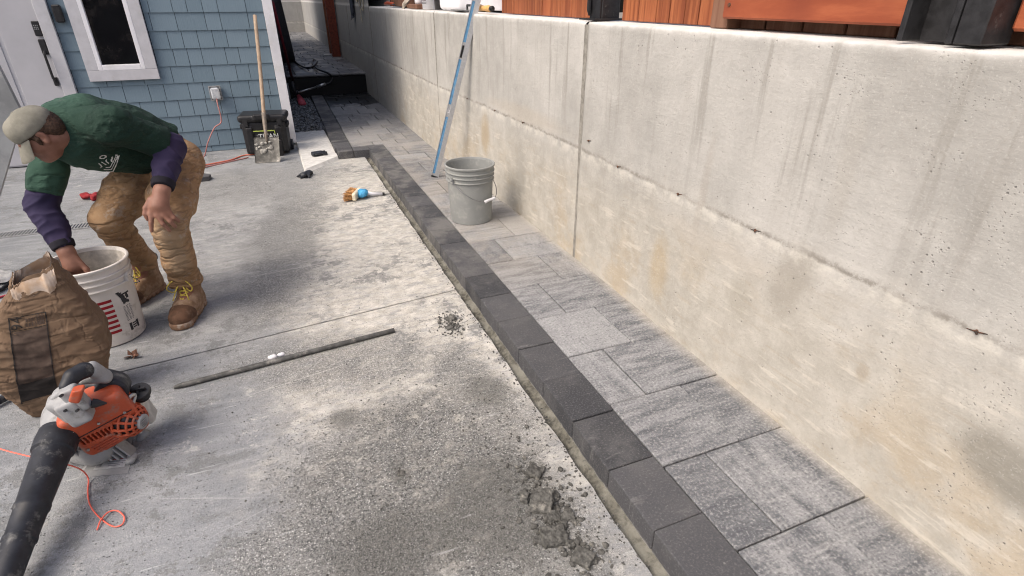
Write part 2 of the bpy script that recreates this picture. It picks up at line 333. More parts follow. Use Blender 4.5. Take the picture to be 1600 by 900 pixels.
# ------------------------------------------------------------------ mesh helpers
class MB:
    def __init__(s): s.v = []; s.f = []
    def add(s, vs, fs):
        o = len(s.v); s.v += [tuple(v) for v in vs]; s.f += [tuple(i+o for i in f) for f in fs]; return s
    def box(s, c, size, rot=None, ch=0.0):
        hx, hy, hz = (d/2 for d in size)
        if ch <= 0:
            vs = [(x*hx, y*hy, z*hz) for x in (-1, 1) for y in (-1, 1) for z in (-1, 1)]
            fs = [(0, 1, 3, 2), (4, 6, 7, 5), (0, 4, 5, 1), (2, 3, 7, 6), (0, 2, 6, 4), (1, 5, 7, 3)]
        else:
            vs = []; idx = {}
            for x in (-1, 1):
                for y in (-1, 1):
                    for z in (-1, 1):
                        for a in range(3):
                            p = [x*(hx-ch), y*(hy-ch), z*(hz-ch)]; p[a] = (x*hx, y*hy, z*hz)[a]
                            idx[(x, y, z, a)] = len(vs); vs.append(tuple(p))
            fs = []
            def q(*k): fs.append(tuple(idx[i] for i in k))
            for sg in (-1, 1):
                r = [(-1, -1), (1, -1), (1, 1), (-1, 1)]
                if sg < 0: r = r[::-1]
                q(*[(sg, a, b, 0) for a, b in r]); q(*[(b, sg, a, 1) for a, b in r]); q(*[(a, b, sg, 2) for a, b in r])
            for a in (-1, 1):
                for b in (-1, 1):
                    e = [((a, b, -1, 0), (a, b, 1, 0), (a, b, 1, 1), (a, b, -1, 1)), ((a, -1, b, 0), (a, -1, b, 2), (a, 1, b, 2), (a, 1, b, 0)), ((-1, a, b, 1), (1, a, b, 1), (1, a, b, 2), (-1, a, b, 2))]
                    for k in e: q(*(k if a*b > 0 else k[::-1]))
                    for c3 in (-1, 1):
                        k = ((a, b, c3, 0), (a, b, c3, 1), (a, b, c3, 2)); q(*(k if a*b*c3 > 0 else k[::-1]))
        m = rot if rot is not None else Matrix.Identity(3)
        return s.add([tuple(m @ Vector(v) + Vector(c)) for v in vs], fs)
    def tube(s, pts, r, seg=8, cap=True, flat=None):
        pts = [Vector(p) for p in pts]; n = len(pts)
        rs = r if isinstance(r, (list, tuple)) else [r]*n
        rings = []; prev = None
        for i, p in enumerate(pts):
            d = (pts[min(i+1, n-1)] - pts[max(i-1, 0)]).normalized()
            if prev is None:
                a = Vector((0, 0, 1)) if abs(d.z) < 0.9 else Vector((1, 0, 0)); u = d.cross(a).normalized()
            else: u = (prev - d*prev.dot(d)).normalized()
            prev = u; w = d.cross(u)
            rings.append([tuple(p + (u*math.cos(2*math.pi*k/seg) + w*math.sin(2*math.pi*k/seg)*(flat or 1))*rs[i]) for k in range(seg)])
        vs = [v for g in rings for v in g]; fs = []
        for i in range(n-1):
            for k in range(seg): fs.append((i*seg+k, i*seg+(k+1) % seg, (i+1)*seg+(k+1) % seg, (i+1)*seg+k))
        if cap: fs.append(tuple(range(seg))[::-1]); fs.append(tuple((n-1)*seg+k for k in range(seg)))
        return s.add(vs, fs)
    def lathe(s, prof, seg=40, c=(0, 0, 0), a0=0.0, a1=None, axis=None):
        full = a1 is None; a1 = a0 + 2*math.pi if full else a1
        cnt = seg if full else seg+1; vs = []; fs = []
        m = axis if axis is not None else Matrix.Identity(3)
        for (rr, z) in prof:
            for k in range(cnt):
                a = a0 + (a1-a0)*k/seg
                vs.append(tuple(m @ Vector((rr*math.cos(a), rr*math.sin(a), z)) + Vector(c)))
        for i in range(len(prof)-1):
            for k in range(seg):
                k2 = (k+1) % cnt if full else k+1
                fs.append((i*cnt+k, i*cnt+k2, (i+1)*cnt+k2, (i+1)*cnt+k))
        return s.add(vs, fs)
    def prism(s, poly, h, m=None, c=(0, 0, 0)):
        n = len(poly); mm = m if m is not None else Matrix.Identity(3)
        vs = [tuple(mm @ Vector((x, y, z)) + Vector(c)) for z in (0, h) for x, y in poly]
        fs = [tuple(range(n))[::-1], tuple(range(n, 2*n))] + [(k, (k+1) % n, n+(k+1) % n, n+k) for k in range(n)]
        return s.add(vs, fs)
    def grid(s, fn, nu, nv):
        vs = [tuple(fn(i/(nu-1), j/(nv-1))) for j in range(nv) for i in range(nu)]
        fs = [(j*nu+i, j*nu+i+1, (j+1)*nu+i+1, (j+1)*nu+i) for j in range(nv-1) for i in range(nu-1)]
        return s.add(vs, fs)
    def build(s, name, mat, parent=None, smooth=False, world=True):
        off = Vector((0, 0, 0))
        if parent is not None and world: off = wloc(parent)
        me = bpy.data.meshes.new(name)
        me.from_pydata([tuple(Vector(v)-off) for v in s.v], [], s.f)
        me.materials.append(M[mat] if isinstance(mat, str) else mat)
        if smooth: me.shade_smooth() if smooth is True else me.shade_auto(smooth)
        me.update()
        return link(name, me, parent)
def shade_auto(me, ang):
    me.shade_smooth()
    bm = bmesh.new(); bm.from_mesh(me)
    for e in bm.edges:
        if len(e.link_faces) == 2 and e.calc_face_angle(0) > ang: e.smooth = False
    bm.to_mesh(me); bm.free()
def wloc(o):
    v = Vector((0, 0, 0))
    while o is not None: v += o.location; o = o.parent
    return v
def link(name, me, parent=None):
    o = bpy.data.objects.new(name, me); COL.objects.link(o)
    if parent is not None: o.parent = parent
    return o
def auto(o, ang=35): shade_auto(o.data, R(ang)); return o
def tag(o, label=None, cat=None, group=None, kind=None):
    if label: o['label'] = label
    if cat: o['category'] = cat
    if group: o['group'] = group
    if kind: o['kind'] = kind
    return o
def thing(name, label, cat, loc=(0, 0, 0), group=None, kind=None):
    o = bpy.data.objects.new(name, None); COL.objects.link(o); o.location = loc; o.empty_display_size = 0.1
    return tag(o, label, cat, group, kind)
def spline(pts, n=8):
    """Catmull-Rom through pts"""
    P = [Vector(p) for p in pts]; P = [2*P[0]-P[1]] + P + [2*P[-1]-P[-2]]; out = []
    for i in range(1, len(P)-2):
        for k in range(n):
            t = k/n; a, b, c, d = P[i-1], P[i], P[i+1], P[i+2]
            out.append(0.5*((2*b) + (c-a)*t + (2*a-5*b+4*c-d)*t*t + (3*b-a-3*c+d)*t**3))
    out.append(P[-2]); return out
def text_mesh(body, size, name, mat, parent, mtx, depth=0.0006):
    cu = bpy.data.curves.new(name, 'FONT'); cu.body = body; cu.size = size; cu.extrude = depth; cu.align_x = 'CENTER'; cu.align_y = 'CENTER'; cu.resolution_u = 3
    tmp = bpy.data.objects.new('tmp', cu); COL.objects.link(tmp)
    dg = bpy.context.evaluated_depsgraph_get()
    me = bpy.data.meshes.new_from_object(tmp.evaluated_get(dg)); bpy.data.objects.remove(tmp)
    me.transform(Matrix.Translation(-wloc(parent)) @ mtx); me.materials.clear(); me.materials.append(M[mat])
    return link(name, me, parent)
def frame(o, xd, yd):
    x = Vector(xd).normalized(); y = Vector(yd); y = (y - x*y.dot(x)).normalized(); z = x.cross(y)
    m = Matrix.Identity(4)
    for i in range(3): m[i][0] = x[i]; m[i][1] = y[i]; m[i][2] = z[i]; m[i][3] = o[i]
    return m
rnd = random.Random(7)
def nz(x, y, z=0.0, s=1.0): return noise.noise(Vector((x*s, y*s, z*s)))

# ------------------------------------------------------------------ signed distance modelling (organic shapes)
class SDF:
    def __init__(s, lo, hi, h):
        s.lo = np.array(lo, float); s.h = h; s.n = np.ceil((np.array(hi)-s.lo)/h).astype(int)+1
        s.F = np.full(tuple(s.n), 0.5, np.float32)
    def _sub(s, lo, hi):
        a = np.clip(np.floor((np.array(lo)-s.lo)/s.h).astype(int), 0, s.n-1); b = np.clip(np.ceil((np.array(hi)-s.lo)/s.h).astype(int)+1, 1, s.n)
        sl = tuple(slice(i, j) for i, j in zip(a, b))
        g = [s.lo[k] + s.h*np.arange(a[k], b[k]) for k in range(3)]
        return sl, np.stack(np.meshgrid(*g, indexing='ij'), -1)
    def _merge(s, sl, d, k, op):
        F = s.F[sl]
        if op == 'sub':
            s.F[sl] = np.maximum(F, -d) if k <= 0 else -s._smin(-F, d, k); return
        s.F[sl] = s._smin(F, d, k)
    @staticmethod
    def _smin(a, b, k):
        if k <= 0: return np.minimum(a, b)
        h = np.maximum(k-np.abs(a-b), 0)/k
        return np.minimum(a, b) - h*h*k*0.25
    def cone(s, p0, p1, r0, r1, k=0.02, wide=None, flat=(False, False), op='add'):
        p0 = np.array(p0, float); p1 = np.array(p1, float); ax = p1-p0; L = np.linalg.norm(ax)+1e-9; ax = ax/L
        w = wide[1] if wide else 1.0
        m = max(r0, r1)*max(w, 1)+max(k, 0.0)+3*s.h
        sl, g = s._sub(np.minimum(p0, p1)-m, np.maximum(p0, p1)+m)
        d = g-p0; tr = d@ax; t = np.clip(tr/L, 0, 1)
        q = d - t[..., None]*L*ax
        if wide:
            nn = np.array(wide[0], float); nn = nn/np.linalg.norm(nn)
            qn = q@nn; q = q + (1/w-1)*qn[..., None]*nn
        if flat[0] or flat[1]:
            ql = q@ax; rad = np.linalg.norm(q-ql[..., None]*ax, axis=-1)-(r0+(r1-r0)*t)
            dd = np.linalg.norm(q, axis=-1)-(r0+(r1-r0)*t)
            if flat[0]: dd = np.where(tr < 0, np.maximum(rad, -tr), dd)
            if flat[1]: dd = np.where(tr > L, np.maximum(rad, tr-L), dd)
        else: dd = np.linalg.norm(q, axis=-1)-(r0+(r1-r0)*t)
        s._merge(sl, dd.astype(np.float32), k, op); return s
    def chain(s, pts, rs, k=0.02, **kw):
        for i in range(len(pts)-1): s.cone(pts[i], pts[i+1], rs[i], rs[i+1], k, **kw)
        return s
    def ell(s, c, r, rot=None, k=0.02, op='add'):
        c = np.array(c, float); r = np.array(r, float); m = r.max()+max(k, 0)+3*s.h
        sl, g = s._sub(c-m, c+m); d = g-c
        if rot is not None: d = d@np.array(rot)          # columns of rot are the local axes
        k0 = np.linalg.norm(d/r, axis=-1); k1 = np.linalg.norm(d/(r*r), axis=-1)+1e-9
        s._merge(sl, (k0*(k0-1)/k1).astype(np.float32), k, op); return s
    def rbox(s, c, half, rd, rot=None, k=0.0, op='add'):
        c = np.array(c, float); half = np.array(half, float); m = np.linalg.norm(half)+max(k, 0)+3*s.h
        sl, g = s._sub(c-m, c+m); d = g-c
        if rot is not None: d = d@np.array(rot)
        q = np.abs(d)-(half-rd)
        dd = np.linalg.norm(np.maximum(q, 0), axis=-1)+np.minimum(q.max(-1), 0)-rd
        s._merge(sl, dd.astype(np.float32), k, op); return s
    def cut(s, p, n):
        """remove everything on the side the normal n points to"""
        g = [s.lo[k] + s.h*np.arange(s.n[k]) for k in range(3)]
        n = np.array(n, float); n /= np.linalg.norm(n)
        pl = (g[0][:, None, None]-p[0])*n[0]+(g[1][None, :, None]-p[1])*n[1]+(g[2][None, None, :]-p[2])*n[2]
        s.F = np.maximum(s.F, pl.astype(np.float32)); return s
    def mesh(s, smooth=1):
        F = s.F; F[0] = F[-1] = 0.5; F[:, 0] = F[:, -1] = 0.5; F[:, :, 0] = F[:, :, -1] = 0.5
        ins = F < 0; N = np.array(F.shape)
        c = [ins[i:N[0]-1+i, j:N[1]-1+j, k:N[2]-1+k] for i in (0, 1) for j in (0, 1) for k in (0, 1)]
        cnt = sum(x.astype(np.int8) for x in c); act = (cnt > 0) & (cnt < 8)
        ids = np.full(act.shape, -1, np.int64); I = np.argwhere(act); ids[act] = np.arange(len(I))
        acc = np.zeros((len(I), 3)); num = np.zeros(len(I))
        cor = [(i, j, k) for i in (0, 1) for j in (0, 1) for k in (0, 1)]
        for a in range(8):
            for b in range(a+1, 8):
                df = np.abs(np.array(cor[a])-np.array(cor[b]))
                if df.sum() != 1: continue
                ia = I+cor[a]; ib = I+cor[b]
                fa = F[ia[:, 0], ia[:, 1], ia[:, 2]]; fb = F[ib[:, 0], ib[:, 1], ib[:, 2]]
                m = (fa < 0) != (fb < 0); t = np.where(m, fa/(fa-fb+1e-12), 0)
                acc += np.where(m[:, None], np.array(cor[a])+(np.array(cor[b])-np.array(cor[a]))*t[:, None], 0); num += m
        V = s.lo + s.h*(I+acc/num[:, None])
        faces = []
        for ax in range(3):
            o = [k for k in range(3) if k != ax]
            sl0 = [slice(1, N[k]-1) for k in range(3)]; sl1 = list(sl0); sl0[ax] = slice(0, N[ax]-1); sl1[ax] = slice(1, N[ax])
            a = ins[tuple(sl0)]; b = ins[tuple(sl1)]
            for flip, msk in ((0, a & ~b), (1, ~a & b)):
                E = np.argwhere(msk); E[:, o[0]] += 1; E[:, o[1]] += 1
                if not len(E): continue
                u = np.zeros(3, int); v = np.zeros(3, int); u[o[0]] = 1; v[o[1]] = 1
                q = [ids[tuple(x.T)] for x in (E-u-v, E-v, E, E-u)]
                if (ax == 1) != bool(flip): q = q[::-1]
                faces.append(np.stack(q, 1))
        Q = np.concatenate(faces); Q = Q[(Q >= 0).all(1)]
        for _ in range(smooth):
            S = np.zeros_like(V); W = np.zeros(len(V))
            for a, b in ((0, 1), (1, 2), (2, 3), (3, 0)):
                np.add.at(S, Q[:, a], V[Q[:, b]]); np.add.at(S, Q[:, b], V[Q[:, a]]); np.add.at(W, Q[:, a], 1); np.add.at(W, Q[:, b], 1)
            V = V*0.4 + 0.6*S/np.maximum(W, 1)[:, None]
        return V, Q
    def build(s, name, mat, parent=None, smooth=1, disp=None):
        V, Q = s.mesh(smooth)
        me = bpy.data.meshes.new(name)
        if disp:
            e1 = V[Q[:, 2]]-V[Q[:, 0]]; e2 = V[Q[:, 3]]-V[Q[:, 1]]; fn = np.cross(e1, e2); Nn = np.zeros_like(V)
            for k in range(4): np.add.at(Nn, Q[:, k], fn)
            Nn /= np.linalg.norm(Nn, axis=1)[:, None]+1e-12
            V = V + Nn*np.array([disp(*p) for p in V])[:, None]
        off = np.array(wloc(parent)) if parent else 0
        me.from_pydata((V-off).tolist(), [], Q.tolist())
        me.materials.append(M[mat] if isinstance(mat, str) else mat); me.shade_smooth(); me.update()
        return link(name, me, parent)

# ==================================================================== SETTING
# ground far beyond everything
g = MB(); g.add([(-60, -40, -0.09), (60, -40, -0.09), (60, 60, -0.09), (-60, 60, -0.09)], [(0, 1, 2, 3)])
tag(g.build('ground', 'ground'), kind='structure')

# yard slab, two pours with an open joint between them (joint runs from x=-3.5,y=2.13 to the kerb)
def joint_y(x): return 2.400 + 0.110*x + 0.004*math.sin(x*3)
XE = 0.700                                            # slab edge along the mortar strip
def slab_z(x, y):
    w = 0.0018*nz(x, y, 0, 2.5) + 0.0012*nz(x, y, 3, 14)
    return w
def slab_part(y_of_v, x0, x1, nu, nv, name, lab):
    s = MB()
    def fn(u, v):
        x = x0 + (x1-x0)*u
        y = y_of_v(x, v)
        ed = 0.006*nz(x, y, 9, 9) + 0.004*nz(x, y, 2, 30)
        xx = x + (ed if u > 0.999 else 0)
        return (xx, y, slab_z(x, y))
    s.grid(fn, nu, nv)
    # skirt down the edge
    top = len(s.v)
    rim = [nu*j + nu-1 for j in range(nv)]
    s.v += [(s.v[i][0]+0.004, s.v[i][1], -0.08) for i in rim]
    for k in range(nv-1): s.f.append((rim[k], top+k, top+k+1, rim[k+1]))
    for row in (range(nu), range(nu*(nv-1), nu*nv)):
        row = list(row); b = len(s.v); s.v += [(s.v[i][0], s.v[i][1], -0.08) for i in row]
        for k in range(nu-1): s.f.append((row[k], row[k+1], b+k+1, b+k) if row[0] else (row[k+1], row[k], b+k, b+k+1))
    o = s.build(name, 'slab', yard, True); shade_auto(o.data, R(40))
    return o
yard = thing('concrete_yard', None, None, kind='structure')
slab_part(lambda x, v: -3.0 + (joint_y(x)-0.005+3.0)*v, -6.0, XE, 220, 170, 'slab', '')
slab_part(lambda x, v: joint_y(x)+0.004 + (6.9-joint_y(x))*v, -6.0, XE, 220, 140, 'slab', '')

# mortar haunch between slab and kerb
hm = MB()
def haunch(u, v):
    y = -1.0 + 6.45*v
    x = 0.690 + 0.066*u
    z = -0.030 + 0.026*u**1.6 + 0.008*nz(x, y, 1, 11) + 0.006*nz(x, y, 5, 37) - 0.012*math.exp(-((u-0.12)/0.12)**2)*(0.5+nz(y, 2, 0, 5))
    return (x + 0.004*nz(y, 7, 0, 6), y, z)
hm.grid(haunch, 16, 900)
tag(hm.build('mortar_haunch', 'mortar', None, True), kind='structure')

# -------------------------------------------------------------- paver walkway
walk = thing('paver_walkway', None, None, kind='structure')
bed = MB(); bed.box((1.09, 2.2, -0.012), (0.62, 6.6, 0.10)); bed.box((0.93, 7.5, -0.0125), (0.80, 3.8, 0.10)); bed.build('joint_sand', 'bed', walk)
def wallx(y): return 1.392 if y < 3.0 else (1.392 - 0.03*(y-3.0) if y < 5 else 1.332)
mesh_cache = {}
def piece(name, sx, sy, sz, mat, ch=0.004):
    key = (name, round(sx, 3), round(sy, 3), round(sz, 3))
    if key not in mesh_cache:
        b = MB().box((0, 0, -sz/2), (sx, sy, sz), ch=(0.0024 if mat == 'block' else ch))
        me = bpy.data.meshes.new(name); me.from_pydata(b.v, [], b.f); me.materials.append(M[mat]); me.update(); mesh_cache[key] = me
    return mesh_cache[key]
def lay(name, x0, x1, y0, y1, mat, parent, ztop=0.07, h=0.06, gap=0.0045, rz=0.0, jit=0.0018):
    if name == 'paver': gap += 0.0008*min(max(y0-1.5, 0), 6)
    o = bpy.data.objects.new(name, piece(name, x1-x0-gap, y1-y0-gap, h, mat)); COL.objects.link(o); o.parent = parent
    o.location = ((x0+x1)/2 + rnd.uniform(-.001, .001), (y0+y1)/2 + rnd.uniform(-.0008, .0008), ztop + rnd.uniform(-jit, jit))
    o.rotation_euler = (rnd.uniform(-.003, .003), rnd.uniform(-.004, .004), rz + rnd.uniform(-.002, .002))
    return o
PI_ = 0.3175
k = -5
ROW0 = 0.672
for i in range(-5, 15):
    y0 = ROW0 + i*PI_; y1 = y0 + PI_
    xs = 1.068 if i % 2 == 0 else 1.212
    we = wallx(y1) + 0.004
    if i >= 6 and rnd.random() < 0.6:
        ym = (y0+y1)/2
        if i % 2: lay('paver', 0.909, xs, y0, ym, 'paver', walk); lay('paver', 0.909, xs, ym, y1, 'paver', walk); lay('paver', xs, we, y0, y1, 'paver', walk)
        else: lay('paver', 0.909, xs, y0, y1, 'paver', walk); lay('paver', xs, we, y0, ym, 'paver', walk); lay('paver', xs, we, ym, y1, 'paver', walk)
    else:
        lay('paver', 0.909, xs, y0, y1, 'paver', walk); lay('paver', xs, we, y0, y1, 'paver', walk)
ylast = ROW0 + 15*PI_                                # 5.43
for i in range(-7, 20):                              # kerb blocks
    y0 = 0.804 + i*0.2363; y1 = y0 + 0.2363
    if y1 > 5.45: y1 = 5.42
    lay('border_block', 0.744, 0.909, y0, min(y1, 5.42), 'block', walk, 0.0705, 0.085, 0.0040)
for xa, xb in ((0.462, 0.603), (0.603, 0.756), (0.756, 0.909)):   # return of the kerb at the jog
    lay('border_block', xa, xb, 5.422, 5.585, 'block', walk, 0.0705, 0.085, 0.0040)
k = 0
y = 5.588
while y < 9.2:                                       # set-back kerb
    xo = 0.445 + 0.016*(y-5.5)
    y1 = min(y+0.2363, 9.25)
    lay('border_block', xo, xo+0.163, y, y1, 'block', walk, 0.0705, 0.085, 0.003, rz=-0.016); y = y1
y = 5.43; i = 0
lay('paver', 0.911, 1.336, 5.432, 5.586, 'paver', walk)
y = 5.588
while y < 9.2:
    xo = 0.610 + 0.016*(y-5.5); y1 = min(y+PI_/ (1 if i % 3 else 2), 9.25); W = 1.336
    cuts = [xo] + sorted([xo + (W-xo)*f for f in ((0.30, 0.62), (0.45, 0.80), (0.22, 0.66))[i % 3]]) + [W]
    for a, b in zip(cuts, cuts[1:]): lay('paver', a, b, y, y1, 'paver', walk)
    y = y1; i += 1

# -------------------------------------------------------------- upper walkway with its dark step
up = thing('upper_walkway', None, None, kind='structure')
b = MB(); b.box((0.78, 15.33, 0.155), (1.12, 12.5, 0.322)); b.build('step_void_stand_in', simple('step_void_shade', (0.003, 0.003, 0.0035), 0.5, var=.4), up)  # near-black colour stands in for the shadowed void under the step
b = MB(); b.box((0.78, 9.075, 0.349), (1.13, 0.05, 0.022), ch=0.004); b.build('walkway_slab', simple('step_nosing', (0.20, 0.20, 0.20), 0.8), up)
b = MB(); b.box((0.235, 9.15, 0.1), (0.13, 0.10, 0.3)); b.build('step_cheek', 'pad', up)
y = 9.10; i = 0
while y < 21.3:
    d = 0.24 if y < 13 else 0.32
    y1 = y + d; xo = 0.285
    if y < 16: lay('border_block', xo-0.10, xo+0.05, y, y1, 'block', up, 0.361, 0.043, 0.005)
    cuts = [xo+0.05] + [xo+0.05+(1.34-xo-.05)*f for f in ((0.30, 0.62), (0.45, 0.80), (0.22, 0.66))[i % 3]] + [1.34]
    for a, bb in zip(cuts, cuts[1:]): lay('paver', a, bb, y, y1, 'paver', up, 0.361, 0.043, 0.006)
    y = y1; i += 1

# -------------------------------------------------------------- retaining wall
wall = thing('retaining_wall', 'long pale cast concrete retaining wall with form lines beside the paver walkway', 'wall', (1.39, 0, 0))
cuts = [-4.0, -1.2, 2.50, 4.98, 8.2, 10.4, 13.2, 16.0, 21.3]
def wall_face(y, z):
    d = 0.0022*nz(0, y, z, 3) + 0.0016*nz(4, y, z, 12)
    line = 0.672 + 0.008*nz(y, 0, 0, 4) + 0.005*nz(y, 3, 0, 17)
    s = 1/(1+math.exp((z-line)/0.004))
    d -= 0.0045*s*(0.7+0.8*nz(y, 5, 0, 2.2))                                        # lower lift stands a little proud
    d -= 0.006*math.exp(-((z-line)/0.006)**2)*max(0, 0.4+1.6*nz(y, 11, 0, 9))        # ragged fin
    if 1.2 < z < 1.26: d += 0.010*max(0, nz(y, z, 7, 14)-0.30)*(z-1.2)/0.05                  # chipped arris
    return d
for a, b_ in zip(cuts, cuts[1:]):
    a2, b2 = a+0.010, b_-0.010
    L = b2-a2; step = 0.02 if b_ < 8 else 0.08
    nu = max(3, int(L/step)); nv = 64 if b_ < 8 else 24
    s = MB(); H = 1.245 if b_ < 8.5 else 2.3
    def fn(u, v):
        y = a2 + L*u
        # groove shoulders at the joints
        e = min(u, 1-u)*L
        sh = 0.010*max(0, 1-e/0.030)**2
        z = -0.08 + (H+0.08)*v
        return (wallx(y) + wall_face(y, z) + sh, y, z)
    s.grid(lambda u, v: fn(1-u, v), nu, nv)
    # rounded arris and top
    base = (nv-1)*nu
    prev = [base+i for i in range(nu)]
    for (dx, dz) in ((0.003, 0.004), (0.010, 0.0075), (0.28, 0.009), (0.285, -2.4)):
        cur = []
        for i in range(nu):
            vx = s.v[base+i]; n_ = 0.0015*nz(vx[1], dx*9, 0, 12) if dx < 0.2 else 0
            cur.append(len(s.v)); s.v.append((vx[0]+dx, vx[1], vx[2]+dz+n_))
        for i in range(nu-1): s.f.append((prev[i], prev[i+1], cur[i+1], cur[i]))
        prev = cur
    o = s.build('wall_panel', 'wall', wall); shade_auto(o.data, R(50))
b = MB()
for y in cuts[1:-1]: b.box((wallx(y)+0.146, y, 0.578), (0.28, 0.034, 1.325))
b.build('joint_filler', simple('weathered_joint', (.24, .23, .205), .95, var=.25, scale=40), wall)
t = NT('rusty_tie'); M['rust'] = t.out(t.mix(t.ramp(t.noise(90, 3), .4, .6), (0.04, 0.03, 0.025), (0.13, 0.06, 0.035)), 0.9)
for (y, z) in ((0.594, 0.676), (1.277, 0.672), (1.683, 0.674), (2.12, 0.672), (2.399, 0.73), (3.2, 0.674), (3.65, 0.675), (4.2, 0.675), (5.7, .675), (6.4, .675)):
    q = MB(); x = wallx(y)
    q.tube([(x+0.01, y, z), (x-0.006, y, z+.001), (x-0.008, y-0.006, z-0.005)], [0.0045, 0.0035, 0.002], 6)
    q.tube([(x-0.002, y+0.02, z-0.004), (x-0.004, y-0.004, z), (x-0.002, y-0.022, z+0.004)], [0.001, 0.002, 0.001], 5)
    q.build('form_tie', 'rust', wall, True)

# far end wall
e = MB(); e.grid(lambda u, v: (-0.2+1.8*u, 21.3 + 0.004*nz(u*3, v*3), -0.05+3.4*v), 12, 16)
e.add([(-0.2, 21.6, -.05), (1.6, 21.6, -.05), (1.6, 21.6, 3.35), (-0.2, 21.6, 3.35), (-0.2, 21.3, 3.35), (1.6, 21.3, 3.35)], [(0, 3, 2, 1), (4, 5, 2, 3)])
tag(e.build('end_wall', 'wall', None, True), 'plain grey concrete wall closing the far end of the passage', 'wall')

# ==================================================================== HOUSE
HY = 6.22
house = thing('blue_house', 'blue shingled house with white trimmed window and pale door behind the worker', 'house', (-1.0, HY, 0))
b = MB(); b.box((-3.44, 11.36, 1.75), (6.94, 10.2, 3.5)); b.build('wall', 'gap', house)
b = MB()
for z in np.arange(0.0, 3.4, 0.1475): b.box((0.038, 11.4, z+0.075), (0.012, 10.0, 0.143), rot=Matrix.Rotation(R(4), 3, 'Y'))
tag(b.build('side_siding', 'shingle', house), kind='stuff')
def shingle(x0, x1, z0, h):
    w = x1-x0-0.004
    bt = 0.013 + rnd.uniform(-.0004, .0006); dz = rnd.uniform(-.0004, .0004)
    b = MB(); y = HY + 0.016
    b.add([(x0, y-bt, z0+dz), (x0+w, y-bt, z0+dz), (x0+w, y-0.003, z0+h), (x0, y-0.003, z0+h), (x0, y+.012, z0+dz), (x0+w, y+.012, z0+dz), (x0+w, y+.012, z0+h), (x0, y+.012, z0+h)],
          [(0, 1, 2, 3), (0, 4, 5, 1), (0, 3, 7, 4), (1, 5, 6, 2), (3, 2, 6, 7), (4, 7, 6, 5)])
    b.build('shingle', 'shingle', house)
rs = random.Random(11)
known = {5: [-1.50, -1.333, -1.203, -1.102, -.956, -.778, -.676, -.560, -.440, -.263, -.104, .047]}
for r in range(-1, 16):
    z0 = 0.058 + 0.1475*r; h = 0.155
    if r == -1: z0, h = 0.004, 0.062
    xs = [-1.602]
    while xs[-1] < 0.047: xs.append(xs[-1] + rs.choice((0.115, 0.125, 0.165, 0.18, 0.20, 0.235)))
    xs[-1] = 0.047
    if xs[-1]-xs[-2] < 0.04: xs.pop(-2)
    for a, c in zip(xs, xs[1:]):
        if z0 + h > 0.695 and z0 < 2.0:      # leave the window out
            if a > -1.475 and c < -0.935: 
                if z0 + h > 0.695 and z0 < 0.66: shingle(a, c, z0, 0.695-z0)
                continue
            if a < -1.475 < c: c = -1.478 if z0 > .66 else c
            if a < -0.935 < c and z0 > .66: a = -0.932
        if c-a > 0.02: shingle(a, c, z0, h)
# corner trim, its return and the cast base
b = MB(); b.box((0.089, HY-0.012, 1.55), (0.086, 0.03, 3.05), ch=0.002); b.box((0.121, HY+0.055, 1.55), (0.022, 0.10, 3.05), ch=0.002); b.build('corner_trim', 'white', house)
# window
win = MB()
for (c, s) in (((-1.433, HY-0.016, 1.35), (0.090, 0.03, 1.13)), ((-0.982, HY-0.016, 1.35), (0.090, 0.03, 1.13)), ((-1.2075, HY-0.0155, 0.74), (0.541, 0.031, 0.088)), ((-1.2075, HY-0.0155, 1.96), (0.541, 0.031, 0.088))):
    win.box(c, s, ch=0.002)
w = win.build('window', 'casing', house)
fr = MB()
for (c, s) in (((-1.371, HY-0.010, 1.35), (0.034, 0.044, 1.128)), ((-1.044, HY-0.010, 1.35), (0.034, 0.044, 1.128)), ((-1.2075, HY-0.0095, 0.806), (0.293, 0.045, 0.044)), ((-1.2075, HY-0.0095, 1.89), (0.293, 0.045, 0.044))):
    fr.box(c, s, ch=0.003)
fr.box((-1.2075, HY-0.022, 0.787), (0.355, 0.018, 0.008), ch=0.001)
fr.build('window_frame', 'white', w)
gl = MB(); gl.box((-1.2075, HY+0.003, 1.35), (0.30, 0.006, 1.10)); gl.build('pane', 'glass', w)
# door, casing, lock hardware
dr = MB(); dr.box((-2.17, HY+0.012, 1.05), (0.93, 0.03, 2.08)); 
d = dr.build('door', 'door', house)
b = MB(); b.box((-1.845, HY-0.004, 1.05), (0.29, 0.012, 2.06), ch=0.002); b.box((-2.33, HY-0.004, 1.05), (0.62, 0.012, 2.06), ch=0.002); b.build('door_panel', 'door', d)
b = MB(); b.box((-1.650, HY-0.018, 1.07), (0.094, 0.036, 2.14), ch=0.003); b.build('door_casing', 'casing', house)
b = MB()
b.box((-1.612, 6.205, 1.265), (0.05, 0.02, 0.01)) if False else None
b.box((-1.727, HY-0.02, 1.125), (0.052, 0.022, 0.115), ch=0.006); b.build('keypad_lock', 'black', d)
b = MB()
for r_ in range(3):
    for c_ in range(3): b.box((-1.739+0.012*c_, HY-0.0325, 1.15-0.014*r_), (0.006, 0.003, 0.007))
b.build('keypad_buttons', 'greyplastic', d)
b = MB(); b.box((-1.727, HY-0.02, 0.985), (0.046, 0.022, 0.12), ch=0.006); b.tube([(-1.727, HY-0.03, 0.95), (-1.727, HY-0.065, 0.93), (-1.727, HY-0.065, 0.74), (-1.727, HY-0.03, 0.715)], 0.010, 8)
b.box((-1.727, HY-0.02, 0.71), (0.034, 0.022, 0.07), ch=0.005); b.build('handle', 'black', d)
# doorbell box between casing and window
b = MB(); b.box((-1.545, HY-0.022, 1.235), (0.062, 0.045, 0.135), ch=0.01); b.build('doorbell', 'black', house)
